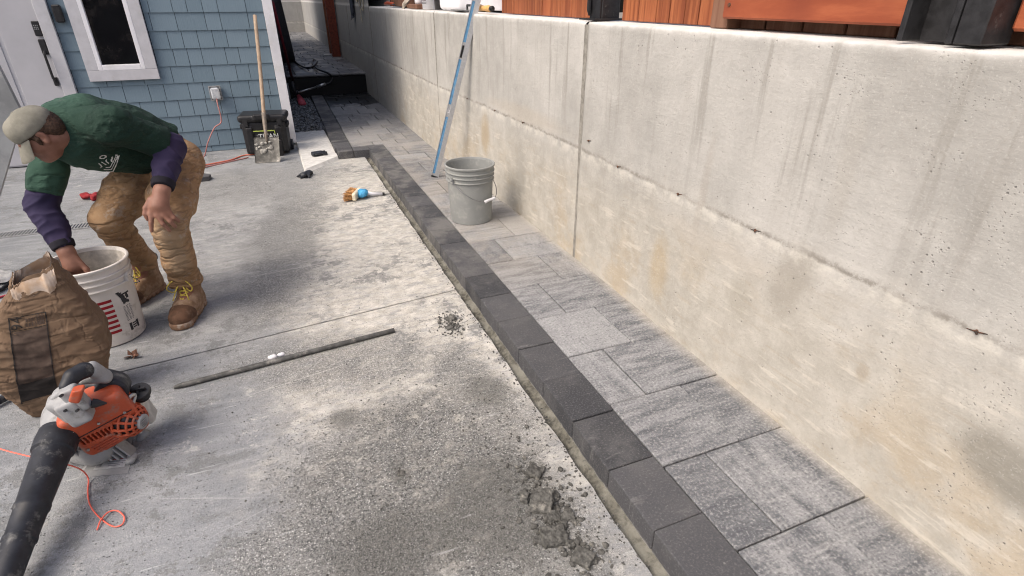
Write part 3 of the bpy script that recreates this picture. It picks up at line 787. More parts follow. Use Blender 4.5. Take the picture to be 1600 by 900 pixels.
# outlet with in-use cover
o_ = MB(); o_.box((-0.512, HY-0.012, 0.548), (0.092, 0.03, 0.125), ch=0.006)
out = o_.build('outlet_box', 'greyplastic', house)
t = NT('clear_cover'); t.b.inputs['Transmission Weight'].default_value = 0.45; M['clear'] = t.out(t.mix(t.ramp(t.noise(50, 3), .3, .7), (0.60, 0.64, 0.68), (0.85, 0.88, 0.90)), 0.15)
b = MB(); b.box((-0.512, HY-0.050, 0.548), (0.075, 0.045, 0.105), ch=0.012); b.build('bubble_cover', 'clear', out)
b = MB()
for dx in (-0.047, 0.047): b.box((-0.512+dx, HY-0.030, 0.548), (0.010, 0.016, 0.132), ch=0.002)
for dz in (-0.062, 0.062): b.box((-0.512, HY-0.030, 0.548+dz), (0.084, 0.015, 0.009), ch=0.002)
b.build('cover_rim', 'greyplastic', out)
b = MB(); b.box((-0.88, 6.10, 0.05), (0.09, 0.18, 0.10), rot=Matrix.Rotation(R(20), 3, 'Z'), ch=0.004)
tag(b.build('wood_offcut', 'cedar_dark'), 'short brown wood offcut at the foot of the blue house', 'wood block')

# ==================================================================== FENCE ON THE WALL
FX = 1.50
fence = thing('cedar_fence', 'orange cedar board fence with vertical planks standing on the wall', 'fence', (FX, 2.8, 1.254))
eds = [3.95, 3.74, 3.52, 3.40, 3.30, 3.18, 3.06, 2.93, 2.80, 2.675]
eds2 = [2.43, 2.30, 2.17, 2.08, 1.985, 1.90, 1.79]
def plank(y0, y1, h=1.5):
    b = MB(); b.box((FX+0.05+rnd.uniform(-.003, .003), (y0+y1)/2, 1.258+h/2), (0.018, abs(y0-y1)-0.005, h), ch=0.003); b.build('plank', 'cedar', fence)
for e_ in (eds, eds2):
    for a, c in zip(e_, e_[1:]): plank(a, c)
b = MB(); b.box((FX+0.035, 1.735, 1.99), (0.075, 0.085, 1.47), ch=0.004); b.build('end_post', 'cedar_dark', fence)
b = MB(); b.box((FX+0.02, 2.55, 1.99), (0.10, 0.11, 1.46), ch=0.006); p = b.build('post', 'blackm', fence)
b = MB(); b.box((FX-0.033, 2.545, 1.99), (0.006, 0.095, 1.45)); b.tube([(FX-0.036, 2.585, 1.28), (FX-0.045, 2.585, 1.30), (FX-0.045, 2.585, 1.50)], 0.012, 8); b.box((FX+0.0, 2.55, 1.262), (0.15, 0.15, 0.008)); b.build('post_bracket', 'black', p)

screen = thing('beam_screen', 'red orange beam screen beyond the cedar fence, a dark gap under its beam', 'screen', (FX, 1.3, 1.254))
for (y0, y1) in ((1.690, 0.985), (0.800, -0.6)):
    for z in (1.285, 1.47, 1.655):
        b = MB(); b.box((FX-0.005, (y0+y1)/2, z+0.0875), (0.05, abs(y0-y1), 0.17), ch=0.006); b.build('beam', 'redbeam', screen)
for y in np.arange(1.66, -0.6, -0.155):
    b = MB(); b.box((FX+0.075, y, 1.60), (0.02, 0.147, 0.69), ch=0.003); b.build('backing_plank', 'cedar_dark', screen)
for z in (1.385, 1.33, 1.42):
    b = MB(); b.lathe([(0, .004), (.006, .003), (.007, 0)], 8, (FX-0.030, 1.66, z), axis=Matrix.Rotation(R(-90), 3, 'Y')); b.build('screw_head', 'rust', screen)
b = MB(); b.box((FX+0.11, 0.5, 1.40), (0.04, 2.5, 0.35)); b.build('sky_block_board', 'cedar_dark', screen)  # dark board added behind the screen to keep the sky out
hb = thing('steel_post', 'heavy black steel H post standing on the wall between red beams', 'post', (FX, 0.89, 1.254))
b = MB(); b.box((FX-0.06, 0.985, 1.90), (0.09, 0.014, 1.28), ch=0.002); b.build('flange', 'blackm', hb)
b = MB(); b.box((FX-0.06, 0.872, 1.90), (0.09, 0.014, 1.28), ch=0.002); b.build('flange', 'blackm', hb)
b = MB(); b.box((FX-0.035, 0.928, 1.90), (0.012, 0.10, 1.28)); b.build('web', 'blackm', hb)
b = MB(); b.box((FX-0.052, 0.835, 1.90), (0.10, 0.058, 1.28), ch=0.003); b.build('face_plate', 'blackm', hb)

# ==================================================================== LEDGE CLUTTER
def ledge(px): return px
LZ = 1.258
case = thing('white_case', 'white plastic case with a moulded handle recess on top of the wall', 'case', (1.52, 4.87, LZ))
s = SDF((1.40, 4.55, 1.24), (1.66, 5.18, 1.62), 0.012); s.rbox((1.53, 4.87, 1.43), (0.10, 0.26, 0.17), 0.035); s.rbox((1.425, 4.90, 1.355), (0.02, 0.11, 0.045), 0.015, k=0.01, op='sub'); s.build('body', 'white', case, 1)
b = MB(); b.box((1.427, 4.92, 1.46), (0.012, 0.10, 0.03), ch=0.003); b.build('latch', 'blackm', case)
b = MB(); b.box((1.60, 4.32, 1.52), (0.03, 0.55, 0.5), ch=0.004)
tag(b.build('white_board', simple('pale_board', (0.62, 0.60, 0.63), .5, var=.04)), 'pale lilac white board standing behind the trowel on the wall', 'board')
tr = thing('hand_trowel', 'long black trowel with a yellow wooden handle lying on the wall top', 'trowel', (1.44, 4.2, LZ))
b = MB(); b.box((1.43, 4.42, LZ+0.012), (0.07, 0.50, 0.006)); b.build('blade', 'steel', tr)
b = MB(); b.tube([(1.43, 4.36, LZ+.015), (1.43, 4.36, LZ+.045), (1.43, 4.05, LZ+.045)], 0.008, 8); b.build('tang', 'black', tr)
b = MB(); b.lathe([(0.001, 0), (.016, .002), (.020, .04), (.017, .12), (.021, .20), (.016, .24)], 12, (1.43, 4.10, LZ+.03), axis=Matrix.Rotation(R(90), 3, 'X')); b.build('grip', simple('yellow_wood', (0.62, 0.36, 0.12), .5), tr, True)
b = MB(); b.lathe([(.001, 0), (.017, .0), (.017, .03), (.001, .031)], 12, (1.43, 3.86, LZ+.03), axis=Matrix.Rotation(R(90), 3, 'X')); b.build('end_cap', 'black', tr, True)
cup = thing('white_tub', 'small white tub with dark print on the wall, left of the white case', 'tub', (1.44, 5.55, LZ))
b = MB(); b.lathe([(.001, 0), (.055, .002), (.062, .13), (.066, .132), (.066, .145), (.060, .146), (.055, .02)], 28, (1.45, 5.55, LZ)); b.build('body', 'white', cup, R(30) and True)
b = MB()
for k in range(3): b.lathe([(.0585+.0016*k+.001, .045+.022*k), (.0595+.0016*k+.001, .057+.022*k)], 14, (1.45, 5.55, LZ), R(150), R(235))
b.build('print', 'greyink', cup)
yb = thing('yellow_bottle', 'amber yellow squeeze bottle standing behind the white tub', 'bottle', (1.53, 5.75, LZ))
b = MB(); b.lathe([(.001, 0), (.05, 0), (.055, .02), (.055, .15), (.03, .19), (.02, .20)], 20, (1.53, 5.75, LZ)); b.build('body', simple('amber', (0.62, 0.33, 0.02), .3), yb, True)
b = MB(); b.lathe([(.02, .20), (.022, .24), (.001, .26)], 14, (1.53, 5.75, LZ)); b.build('cap', 'white', yb, True)
b = MB(); b.lathe([(.057, .04), (.057, .13)], 14, (1.53, 5.75, LZ), R(160), R(260)); b.build('label_sticker', 'white', yb)
wb = thing('white_bottle', 'white bottle with green print beside the amber bottle', 'bottle', (1.47, 5.98, LZ))
b = MB(); b.lathe([(.001, 0), (.04, 0), (.043, .02), (.043, .13), (.02, .17), (.018, .20), (.001, .20)], 20, (1.47, 5.98, LZ+.04)); b.build('body', 'white', wb, True)
b = MB(); b.lathe([(.0445, .05), (.0445, .11)], 14, (1.47, 5.98, LZ+.04), R(150), R(260)); b.build('label_sticker', simple('green_print', (.08, .22, .12), .5), wb)
b = MB(); b.box((1.49, 5.97, LZ+.02), (.20, .42, .04), ch=.004)
tag(b.build('timber_block', 'cedar_dark'), 'flat brown timber block under the white bottle on the wall', 'timber')
b = MB(); b.box((1.54, 6.85, LZ+.07), (.20, .75, .12), ch=.006)
tag(b.build('timber_beam', 'cedar_dark'), 'long brown timber beam at the far end of the wall ledge', 'timber')
b = MB(); b.box((1.55, 6.55, LZ+.17), (.18, .5, .08), ch=.006)
tag(b.build('timber_offcut', 'redpost'), 'dark red timber stacked on the brown beam at the ledge', 'timber')
blk = MB(); blk.lathe([(.001, 0), (.07, 0), (.08, .2), (.07, .21), (.001, .21)], 24, (1.52, 5.33, LZ))
tag(blk.build('black_pail', 'black', None, True), 'small black pail between the white tub and white case', 'pail')
snp = thing('tin_snips', 'orange and black handled snips lying on the far wall ledge', 'snips', (1.44, 7.2, LZ))
for sgn in (-1, 1):
    b = MB(); b.tube(spline([(1.44, 7.05, LZ+.03), (1.44+.03*sgn, 7.25, LZ+.04), (1.44+.02*sgn, 7.45, LZ+.03)], 5), .018, 8); b.build('grip', 'orange' if sgn < 0 else 'black', snp, True)
b = MB(); b.tube([(1.43, 7.05, LZ+.03), (1.42, 6.85, LZ+.02)], [.018, .006], 6, flat=.4); b.build('jaw', 'black', snp)
# rag hanging over the edge
rg = MB()
def rag(u, v):
    y = 6.05 + 0.26*u + 0.10*v + .02*math.sin(v*9); tt = v
    x = 1.50 - 0.13*min(tt*1.5, 1) - 0.012*math.sin(u*17)*tt
    z = LZ + 0.20*(1-tt)**1.2 + 0.02*math.sin(u*15) - 0.02 - 0.12*max(0, tt-.72)*(1+2*abs(math.sin(u*5)))
    return (x, y+0.25*tt*(0.4-u), z)
rg.grid(rag, 26, 26)
tag(rg.build('rag', simple('grey_rag', (.42, .37, .31), .95, var=.25), None, True), 'crumpled beige grey rag draped over the wall edge', 'rag')
# cord and dark cloth hanging on the tall wall beyond
cd = MB()
for k in range(4):
    pts = [(1.315-.012*k, 8.55+.10*k+.10*math.cos(a+k), 1.30+.10*math.sin(a+k*.6)+.05*k) for a in np.linspace(0, 5.6, 12)]
    cd.tube(spline(pts, 3), .006, 5)
cd.tube(spline([(1.31, 8.7, 1.22), (1.31, 8.72, 1.12), (1.31, 8.69, 1.05)], 4), .005, 5)
tag(cd.build('cord_coil', simple('tan_cord', (.45, .40, .30), .9), None, True), 'loose coil of tan cord hung on the shaded tall wall', 'cord')
cl = MB(); cl.grid(lambda u, v: (1.318-.02*math.sin(u*9)*v-.02, 9.45+.55*(u-.5)*(1-.75*v), 1.9-.75*v-.1*u), 16, 20)
tag(cl.build('dark_cloth', simple('dark_cloth', (.05, .06, .08), .9), None, True), 'dark blue cloth hanging on the shaded tall wall', 'cloth')

# ==================================================================== FAR PASSAGE
pst = thing('gate_post', 'red brown timber gate post standing against the shaded wall', 'post', (1.25, 11.9, .36))
b = MB(); b.box((1.235, 11.85, 1.86), (.15, .13, 3.0), ch=.004); b.build('post', 'redpost', pst)
b = MB(); b.box((1.20, 12.35, 1.86), (.07, .10, 3.0), ch=.004); b.build('stop_batten', simple('batten', (.20, .07, .035), .6), pst)
b = MB(); b.box((1.12, 12.1, .375), (.20, .14, .03), ch=.003); b.build('base_shim', 'steel', pst)
lp = MB(); lp.add([(.165, 10.9, .36), (.46, 11.2, .36), (.46, 11.25, .36), (.165, 10.95, .36), (.14, 7.5, 1.9), (.215, 7.5, 1.9), (.215, 7.55, 1.9), (.14, 7.55, 1.9)],
       [(0, 3, 2, 1), (4, 5, 6, 7), (0, 1, 5, 4), (3, 7, 6, 2), (0, 4, 7, 3), (1, 2, 6, 5)])
tag(lp.build('leaning_panel', simple('dark_grey_sheet', (.10, .10, .115), .6, var=.2)), 'dark grey sheet leaning along the side of the blue house', 'panel')
rp = MB(); rp.tube([(0.169, 7.600, 1.305), (0.213, 8.200, 0.898), (0.282, 9.000, 0.308)], .018, 8)
tag(rp.build('red_strap', simple('dark_red_strap', (.16, .012, .022), .6), None, True), 'dark red pole leaning against the house corner by the gravel', 'pole')
hs = MB()
hs.tube(spline([(0.435, 11.314, 0.380), (0.456, 10.377, 0.390), (0.525, 9.634, 0.400), (0.627, 9.575, 0.420), (0.734, 10.143, 0.430), (0.732, 10.600, 0.430), (0.657, 10.070, 0.420), (0.682, 9.383, 0.400), (0.773, 8.919, 0.390), (0.821, 8.950, 0.332), (0.798, 8.900, 0.269), (0.721, 8.900, 0.237)], 6), .016, 8)
tag(hs.build('black_hose', 'black', None, True), 'black hose looping over the dark step in the passage', 'hose')
ln = thing('washer_lance', 'steel pressure washer lance lying across the black step', 'lance', (0.380, 9.259, 0.120))
b = MB(); b.tube([(0.722, 8.900, 0.246), (0.592, 8.900, 0.208)], .022, 8); b.build('coupling', 'steel', ln, True)
b = MB(); b.tube([(0.592, 8.900, 0.208), (0.297, 8.800, 0.158)], .013, 8); b.build('tube', 'steel', ln, True)
b = MB(); b.tube([(0.324, 8.800, 0.166), (0.253, 8.800, 0.152)], .03, 8); b.tube([(0.256, 8.850, 0.300), (0.287, 8.800, 0.150)], .035, 8); b.build('grip', 'black', ln, True)
pk = MB(); pk.tube([(0.326, 9.026, 0.100), (0.338, 8.733, 0.070), (0.340, 8.394, 0.060)], [.022, .05, .05], 8, flat=.4)
tag(pk.build('red_brush', simple('pinkish_red', (.42, .06, .08), .5), None, True), 'pinkish red brush head lying on the black gravel', 'brush')
# pebble strip
pb = MB(); r3 = random.Random(3)
ico = bmesh.new(); bmesh.ops.create_icosphere(ico, subdivisions=1, radius=1); icv = [v.co.copy() for v in ico.verts]; icf = [[v.index for v in f.verts] for f in ico.faces]; ico.free()
def pebbles(mb, n, fn, r0, r1, zs=.6, rr=r3):
    for _ in range(n):
        x, y, z = fn(rr); s_ = rr.uniform(r0, r1); q = Matrix.Rotation(rr.uniform(0, 6.3), 3, 'Z') @ Matrix.Rotation(rr.uniform(-.4, .4), 3, 'X')
        a, b_, c_ = s_*rr.uniform(.8, 1.3), s_*rr.uniform(.6, 1), s_*zs*rr.uniform(.7, 1.1)
        mb.add([q @ Vector((v.x*a*rr.uniform(.9, 1.1), v.y*b_, v.z*c_)) + Vector((x, y, z)) for v in icv], icf)
pebbles(pb, 2300, lambda r: (r.uniform(.13, .455+.016*1.5), r.uniform(6.70, 9.2), r.uniform(.005, .045)), .014, .026)
pebbles(pb, 300, lambda r: (r.uniform(.15, .30), r.uniform(9.2, 12.5), .34+r.uniform(.0, .03)), .016, .028)
tag(pb.build('black_gravel', 'pebble', None, True), kind='stuff')
b = MB(); b.grid(lambda u, v: (.10+.38*u, 6.6+2.6*v, .012), 3, 3); tag(b.build('gravel_bed', 'bed'), kind='structure')
# small pad at the house corner
b = MB(); b.add([(.128, 6.72, .028), (.45, 6.72, .028), (.455, 5.45, .028), (.14, 5.10, .026), (.128, 6.72, -.01), (.45, 6.72, -.01), (.455, 5.40, -.01), (.125, 5.02, -.01)],
                [(3, 2, 1, 0), (0, 4, 7, 3), (3, 7, 6, 2), (2, 6, 5, 1), (1, 5, 4, 0)])
tag(b.build('corner_pad', 'pad'), kind='structure')

# ==================================================================== TOOLS BY THE HOUSE
box = thing('tool_box', 'black rolling tool box with white lettering behind the shovel', 'tool box', (-.13, 5.98, 0))
rz = Matrix.Rotation(R(-8), 3, 'Z'); bc = Vector((-.13, 5.98, 0))
def bl(x, y, z): return tuple(bc + rz @ Vector((x, y, z)))
s = SDF((-.45, 5.7, -.02), (.2, 6.3, .42), .008)
s.rbox(bl(0, 0, .165), (.195, .125, .15), .02, rot=rz); s.rbox(bl(-.13, -.115, .15), (.03, .03, .12), .01, rot=rz, k=.01); s.rbox(bl(.13, -.115, .15), (.03, .03, .12), .01, rot=rz, k=.01)
s.rbox(bl(0, -.118, .115), (.075, .02, .08), .008, rot=rz); s.build('body', 'black', box, 1)
s = SDF((-.45, 5.7, .28), (.2, 6.3, .44), .007); s.rbox(bl(0, 0, .345), (.215, .145, .035), .028, rot=rz); s.rbox(bl(0, -.12, .36), (.07, .04, .028), .01, rot=rz, k=.01); s.build('lid', 'black', box, 1)
for dx in (-.2, .2):
    b = MB(); b.box(bl(dx, -.02, .27), (.03, .12, .05), rot=rz, ch=.008); b.build('side_handle', 'black', box)
for dx in (-.15, .15):
    b = MB(); b.box(bl(dx, -.135, .31), (.045, .02, .07), rot=rz, ch=.005); b.build('latch', 'blackm', box)
b = MB(); b.box(bl(.0, -.147, .235), (.19, .006, .008), rot=rz); b.box(bl(.095, -.147, .215), (.006, .006, .035), rot=rz); b.build('trim_stripe', simple('lime_trim', (.40, .48, .10), .5), box)
text_mesh('TITAN', .062, 'lettering', 'whiteink', box, frame(bl(.035, -.152, .185), rz @ Vector((1, 0, 0)), (0, 0, 1)))
b = MB(); b.box(bl(.105, -.165, .075), (.075, .05, .15), rot=rz, ch=.008); b.build('front_pocket', 'blackm', box)
for dx in (-.2, .2):
    b = MB(); b.tube([bl(dx-.012, .08, .05), bl(dx+.012, .08, .05)], .05, 16); b.build('wheel', 'rubber', box)

shv = thing('square_shovel', 'long handled square shovel caked with mortar leaning on the tool box', 'shovel', (-0.167, 5.542, 0.000))
top = Vector((-0.036, 6.130, 1.209)); soc = Vector((-0.125, 5.720, 0.351)); nk = Vector((-0.135, 5.630, 0.219)); tip = Vector((-0.161, 5.552, 0.003))
b = MB(); b.tube(spline([top, top.lerp(soc, .5)+Vector((.004, -.006, 0)), soc], 6), .0165, 12); b.build('handle', 'handle', shv, True)
b = MB(); b.tube([soc.lerp(top, .07), soc, nk, nk.lerp(tip, .25)], [.019, .02, .014, .008], 12); b.build('socket', simple('rusty_steel', (.20, .17, .14), .6, .4, var=.3, dirt=(.5, .48, .44)), shv, True)
bu = (nk-tip).normalized(); bw = Vector((1, -.08, 0)).normalized(); bn = bw.cross(bu)
b = MB()
def blade(u, v):
    p = tip + bu*(nk-tip).length*1.0*v + bw*(u-.5)*.215
    return p + bn*(.014*(2*u-1)**2 - .01*v*v)
b.grid(blade, 14, 12); n0 = len(b.v); b.grid(lambda u, v: blade(u, v) + bn*-.003, 14, 12)
edge = [i for i in range(14)] + [14*j+13 for j in range(1, 12)] + [14*11+i for i in range(12, -1, -1)] + [14*j for j in range(10, 0, -1)]
for i in range(len(edge)): j = edge[(i+1) % len(edge)]; b.f.append((edge[i], j, j+n0, edge[i]+n0))
b.build('blade', simple('mortar_caked_steel', (.16, .155, .14), .7, .1, var=.35, scale=18, dirt=(.42, .40, .36), dscale=9, damt=(.5, .62), bstr=.6), shv, True)
s = SDF(tuple(tip-Vector((.2, .2, .05))), tuple(nk+Vector((.2, .2, .2))), .006)
for k in range(16):
    q = tip + bu*r3.uniform(.09, .21) + bw*r3.uniform(-.09, .04) + bn*.004*(1 if bn.y < 0 else -1)
    s.ell(tuple(q), (r3.uniform(.010, .022), .0075, r3.uniform(.006, .022)), k=.006)
s.build('mortar_crust', simple('dry_mortar', (.34, .33, .30), .95, var=.3, bstr=.8), shv, 1, lambda x, y, z: .003*nz(x, y, z, 60))

def cable(name, pts, r, mat, label, cat, n=8, seg=6):
    b = MB(); b.tube(spline(pts, n), r, seg); return tag(b.build(name, mat, None, True), label, cat)
M['cordorange'] = simple('orange_cord', (.62, .17, .11), .5, var=.15)
M['cordpink'] = simple('faded_cord', (.45, .20, .18), .5, var=.15)
cable('extension_cord', [(-.512, 6.17, .50), (-.512, 6.13, .46), (-.515, 6.12, .30), (-0.586, 6.100, 0.246), (-0.664, 6.050, 0.129), (-0.722, 6.075, 0.006), (-0.743, 5.754, 0.006), (-0.794, 5.611, 0.006)], .0055, 'cordpink', 'faded pink cord hanging from the outlet on the blue house', 'cord')
cable('extension_cord', [(-0.794, 5.611, 0.006), (-0.643, 5.689, 0.006), (-0.486, 5.771, 0.006), (-0.378, 5.907, 0.006), (-0.275, 5.919, 0.006), (-0.206, 5.972, 0.006)], .0065, 'cordorange', 'orange cord running from the grey block to the tool box', 'cord')
cable('extension_cord', [(-0.803, 5.481, 0.006), (-0.664, 5.604, 0.006), (-0.526, 5.689, 0.006), (-0.332, 5.810, 0.006)], .0055, 'cordpink', 'pinkish cord lying just in front of the orange cord', 'cord')
b = MB(); b.prism([(-.16, -.10), (.17, -.07), (.19, .0), (.10, .11), (-.15, .10)], .035, Matrix.Rotation(R(5), 3, 'Z'), (-.80, 5.18, 0.001)); 
tag(b.build('rubber_block', simple('dark_grey_rubber', (.075, .075, .08), .7)), 'flat dark grey block on the slab just right of the worker', 'block')
# red rag behind the legs
s = SDF((-1.65, 4.7, -.02), (-1.25, 5.1, .12), .008)
for k in range(9): s.ell((-1.42+r3.uniform(-.06, .05), 4.93+r3.uniform(-.05, .05), .012+r3.uniform(0, .03)), (r3.uniform(.015, .04), r3.uniform(.02, .03), .014), k=.01)
tag(s.build('red_rag', simple('red_cloth', (.26, .025, .03), .9), None, 1, lambda x, y, z: .006*nz(x, y, z, 40)), 'crumpled red cloth on the slab behind the worker', 'rag')

# channel drain
dr = thing('channel_drain', 'narrow slotted grey channel drain set into the slab behind the worker', 'drain', (-1.6, 4.24, 0))
b = MB(); b.box((-2.2, 4.247, .0), (1.85, .012, .012)); b.box((-2.2, 4.353, .0), (1.85, .012, .012)); b.box((-1.27, 4.30, .0005), (.012, .118, .012)); b.build('drain_rim', 'greyplastic', dr)
b = MB(); b.box((-2.2, 4.30, -.002), (1.84, .094, .008)); b.build('channel', 'gap', dr)
sl = MB().box((0, 0, 0), (.0085, .09, .008)); me = bpy.data.meshes.new('slat'); me.from_pydata(sl.v, [], sl.f); me.materials.append(M['greyplastic'])
for k in range(100):
    o = link('slat', me, dr); o.location = (-1.285-.018*k+1.6, .06, .003)

# sheet standing at the left edge
b = MB(); b.prism([(-1.089, .872), (-1.108, 1.10), (-1.15, 1.62), (-1.95, 1.70), (-1.98, 0.0), (-1.605, 0.0)], .028, Matrix(((1, 0, 0), (0, 0, -1), (0, 1, 0))), (0, 3.32, 0))
tag(b.build('grey_sheet', simple('mottled_sheet', (.27, .28, .285), .6, var=.25, scale=6, dirt=(.36, .365, .365), dscale=5)), 'mottled grey sheet standing on edge left of the worker', 'sheet')

# ==================================================================== SMALL THINGS ON THE SLAB
def pole(name, a, b_, r, mat, label, cat): 
    b = MB(); b.tube([a, b_], r, 12); return tag(auto(b.build(name, mat, None)), label, cat)
b = MB(); ra = Vector((-0.559, 2.097, 0.011)); rb_ = Vector((0.318, 2.189, 0.011))
b.tube([ra, ra.lerp(rb_, .03), rb_.lerp(ra, .002), rb_], [.006, .011, .011, .0105], 12)
tag(auto(b.build('steel_rod', simple('dirty_steel_rod', (.10, .10, .095), .65, .3, var=.35, dirt=(.28, .27, .25), dscale=20))), 'straight dark grey metal rod lying across the yard slab', 'rod')
s = SDF(tuple(Vector((-0.183, 2.191, 0.000))-Vector((.07, .07, .02))), tuple(Vector((-0.183, 2.191, 0.000))+Vector((.07, .07, .06))), .0035); c0 = Vector((-0.181, 2.159, 0.020))
for k in range(6): s.ell(tuple(c0+Vector((r3.uniform(-.025, .025), r3.uniform(-.008, .012), r3.uniform(-.006, .006)))), (.014, .010, .008), k=.006)
tag(s.build('paper_scrap', 'white', None, 0, lambda x, y, z: .002*nz(x, y, z, 120)), 'crumpled white paper scrap caught on the metal rod', 'paper')
lf = MB(); lc = Vector((-0.749, 2.412, 0.000))
for k in range(6):
    a = k*1.05+.2; L = .022+.014*(k % 2); d_ = Vector((math.cos(a), math.sin(a), 0)); n_ = Vector((-d_.y, d_.x, 0))
    lf.add([lc+Vector((0, 0, .008)), lc+d_*L*.5+n_*.012+Vector((0, 0, .016)), lc+d_*L+Vector((0, 0, .004+.014*(k % 3))), lc+d_*L*.5-n_*.012+Vector((0, 0, .003))], [(0, 1, 2, 3)])
lf.tube([lc+Vector((-.01, 0, .008)), lc+Vector((-.035, .01, .002))], .0012, 5)
tag(lf.build('dead_leaf', simple('dry_leaf', (.15, .075, .05), .8, var=.3)), 'curled brown dead leaf on the slab near the paper bag', 'leaf')

def glove(name, c, ang, label, curl):
    s = SDF((c[0]-.16, c[1]-.16, -.01), (c[0]+.16, c[1]+.16, .11), .0035)
    d = Vector((math.cos(ang), math.sin(ang), 0)); n = Vector((-d.y, d.x, 0)); c = Vector(c)
    s.cone(c-d*.06+Vector((0, 0, .022)), c+d*.03+Vector((0, 0, .022)), .022, .022, .01, wide=(n, 1.5), flat=(True, False))
    for k in range(4):
        b0 = c+d*.035+n*(.027-.018*k)+Vector((0, 0, .02)); e0 = b0+d*(.045-.006*abs(k-1))*(1-.5*curl)+n*(.008-.006*k)+Vector((0, 0, -.008+.012*((k+1) % 2)))
        s.cone(b0, e0, .0105, .0085, .006)
    s.cone(c-d*.01+n*.03+Vector((0, 0, .02)), c+d*.03+n*.062+Vector((0, 0, .012)), .012, .009, .008)
    o = s.build(name, 'rubber', None, 1, lambda x, y, z: .0022*nz(x, y, z, 70))
    return tag(o, label, 'glove')
glove('work_glove', Vector((0.290, 5.539, 0.028)), R(15), 'black and white work glove lying flat on the pale corner pad', .0)
glove('work_glove', Vector((0.129, 4.952, 0.000)), R(-135), 'crumpled black work glove in front of the corner pad', .5)

br = thing('masonry_brush', 'tan bristle masonry brush with blue cloth round its head', 'brush', (0.488, 4.098, 0.000))
bc2 = Vector((0.441, 4.197, 0.000)); bx = Vector((.42, .9, 0)).normalized(); by = Vector((-.95, .2, 0)).normalized()
b = MB()
for k in range(420):
    u = r3.uniform(-.075, .075); v = r3.uniform(0, .045); p0 = bc2+bx*u+Vector((0, 0, .012+v)); 
    e_ = p0+by*(.062+r3.uniform(-.006, .008))+bx*(u*.25+r3.uniform(-.006, .006))+Vector((0, 0, (v-.02)*.45+r3.uniform(-.004, .004)))
    b.tube([p0, e_], [.0022, .0012], 4, cap=False)
tag(b.build('bristles', simple('tan_bristle', (.46, .25, .10), .8, var=.4, scale=90), br), kind='stuff')
b = MB(); b.box(bc2+by*-.008+Vector((0, 0, .034)), (.030, .165, .056), rot=Matrix.Rotation(math.atan2(bx.y, bx.x)-R(90), 3, 'Z'), ch=.006); b.build('brush_block', simple('cream_block', (.66, .60, .46), .6), br)
s = SDF(tuple(bc2-Vector((.1, .1, .02))), tuple(bc2+Vector((.2, .1, .1))), .005)
for k in range(12): s.ell(tuple(bc2+by*-(.028+r3.uniform(0, .045))+bx*r3.uniform(-.04, .03)+Vector((0, 0, .03+r3.uniform(-.012, .022)))), (.024, .02, .018), k=.014)
s.build('blue_cloth', simple('blue_cloth', (.06, .28, .50), .85, var=.3), br, 1, lambda x, y, z: .005*nz(x, y, z, 55))
b = MB(); b.tube([bc2+Vector((.085, 0, .03)), bc2+Vector((.12, -.004, .022)), bc2+Vector((.20, -.01, .014))], [.017, .012, .010], 10); b.build('handle', 'white', br, True)
b = MB(); b.tube([bc2+Vector((.196, -.01, .015)), bc2+Vector((.212, -.011, .014))], .011, 10); b.tube([bc2+Vector((.21, -.011, .01)), bc2+Vector((.26, .0, .006))], [.004, .002], 6); b.build('handle_tip', 'black', br, True)

# mortar clumps and crumbs by the kerb
def clump(c, r, n, label, seed):
    rr = random.Random(seed); c = Vector(c); s = SDF((c.x-r*2.2, c.y-r*2.6, -.015), (c.x+r*2.2, c.y+r*2.6, r*1.5), max(.0026, r/22))
    q = Matrix.Rotation(rr.uniform(0, 6), 3, 'Z') @ Matrix.Rotation(rr.uniform(-.25, .25), 3, 'X') @ Matrix.Rotation(rr.uniform(-.2, .2), 3, 'Y')
    s.rbox((c.x, c.y, r*.22), (.72*r, .85*r, .26*r), r*.04, rot=q)
    for k in range(n-3):
        q = Matrix.Rotation(rr.uniform(0, 6), 3, 'Z') @ Matrix.Rotation(rr.uniform(-.5, .5), 3, 'X')
        a = rr.uniform(0, 6.3); d = rr.uniform(.7, 1.3)*r
        s.rbox((c.x+d*math.cos(a), c.y+d*math.sin(a)*1.2, rr.uniform(.002, r*.15)), (rr.uniform(.15, .42)*r, rr.uniform(.15, .4)*r, rr.uniform(.08, .20)*r), r*.04, rot=q, k=r*.04)
    return tag(s.build('mortar_clump', 'clump', None, 0, lambda x, y, z: .10*r*nz(x, y, z, 2.2/r)+.07*r*nz(x, y, z, 6/r)+.03*r*nz(x, y, z, 14/r)), label, 'mortar clump', 'mortar clumps dropped beside the kerb')
clump((.560, 1.175, 0), .030, 7, 'damp mortar clump with a split top, uppermost of the cluster by the near kerb', 1)
clump((.530, 1.055, 0), .046, 8, 'largest smooth topped grey mortar clump, in the middle of the near cluster', 2)
clump((.510, .935, 0), .042, 8, 'rough mortar clump just below the largest one near the bottom edge', 3)
clump((.580, .985, 0), .022, 8, 'dark wet mortar clump closest to the kerb in the near cluster', 4)
clump((.555, .845, 0), .034, 7, 'mortar clump nearest the camera at the bottom of the picture', 5)
clump((.590, 2.20, 0), .026, 7, 'dark crumbled mortar clump beside the slab joint and kerb', 6)
clump((.560, 2.125, 0), .018, 6, 'tiny grey mortar clump just below the one at the slab joint', 7)
clump((.163, 1.335, 0), .014, 4, 'small brown grey mortar lump alone in the grit patch', 8)
cr = MB(); rc = random.Random(5)
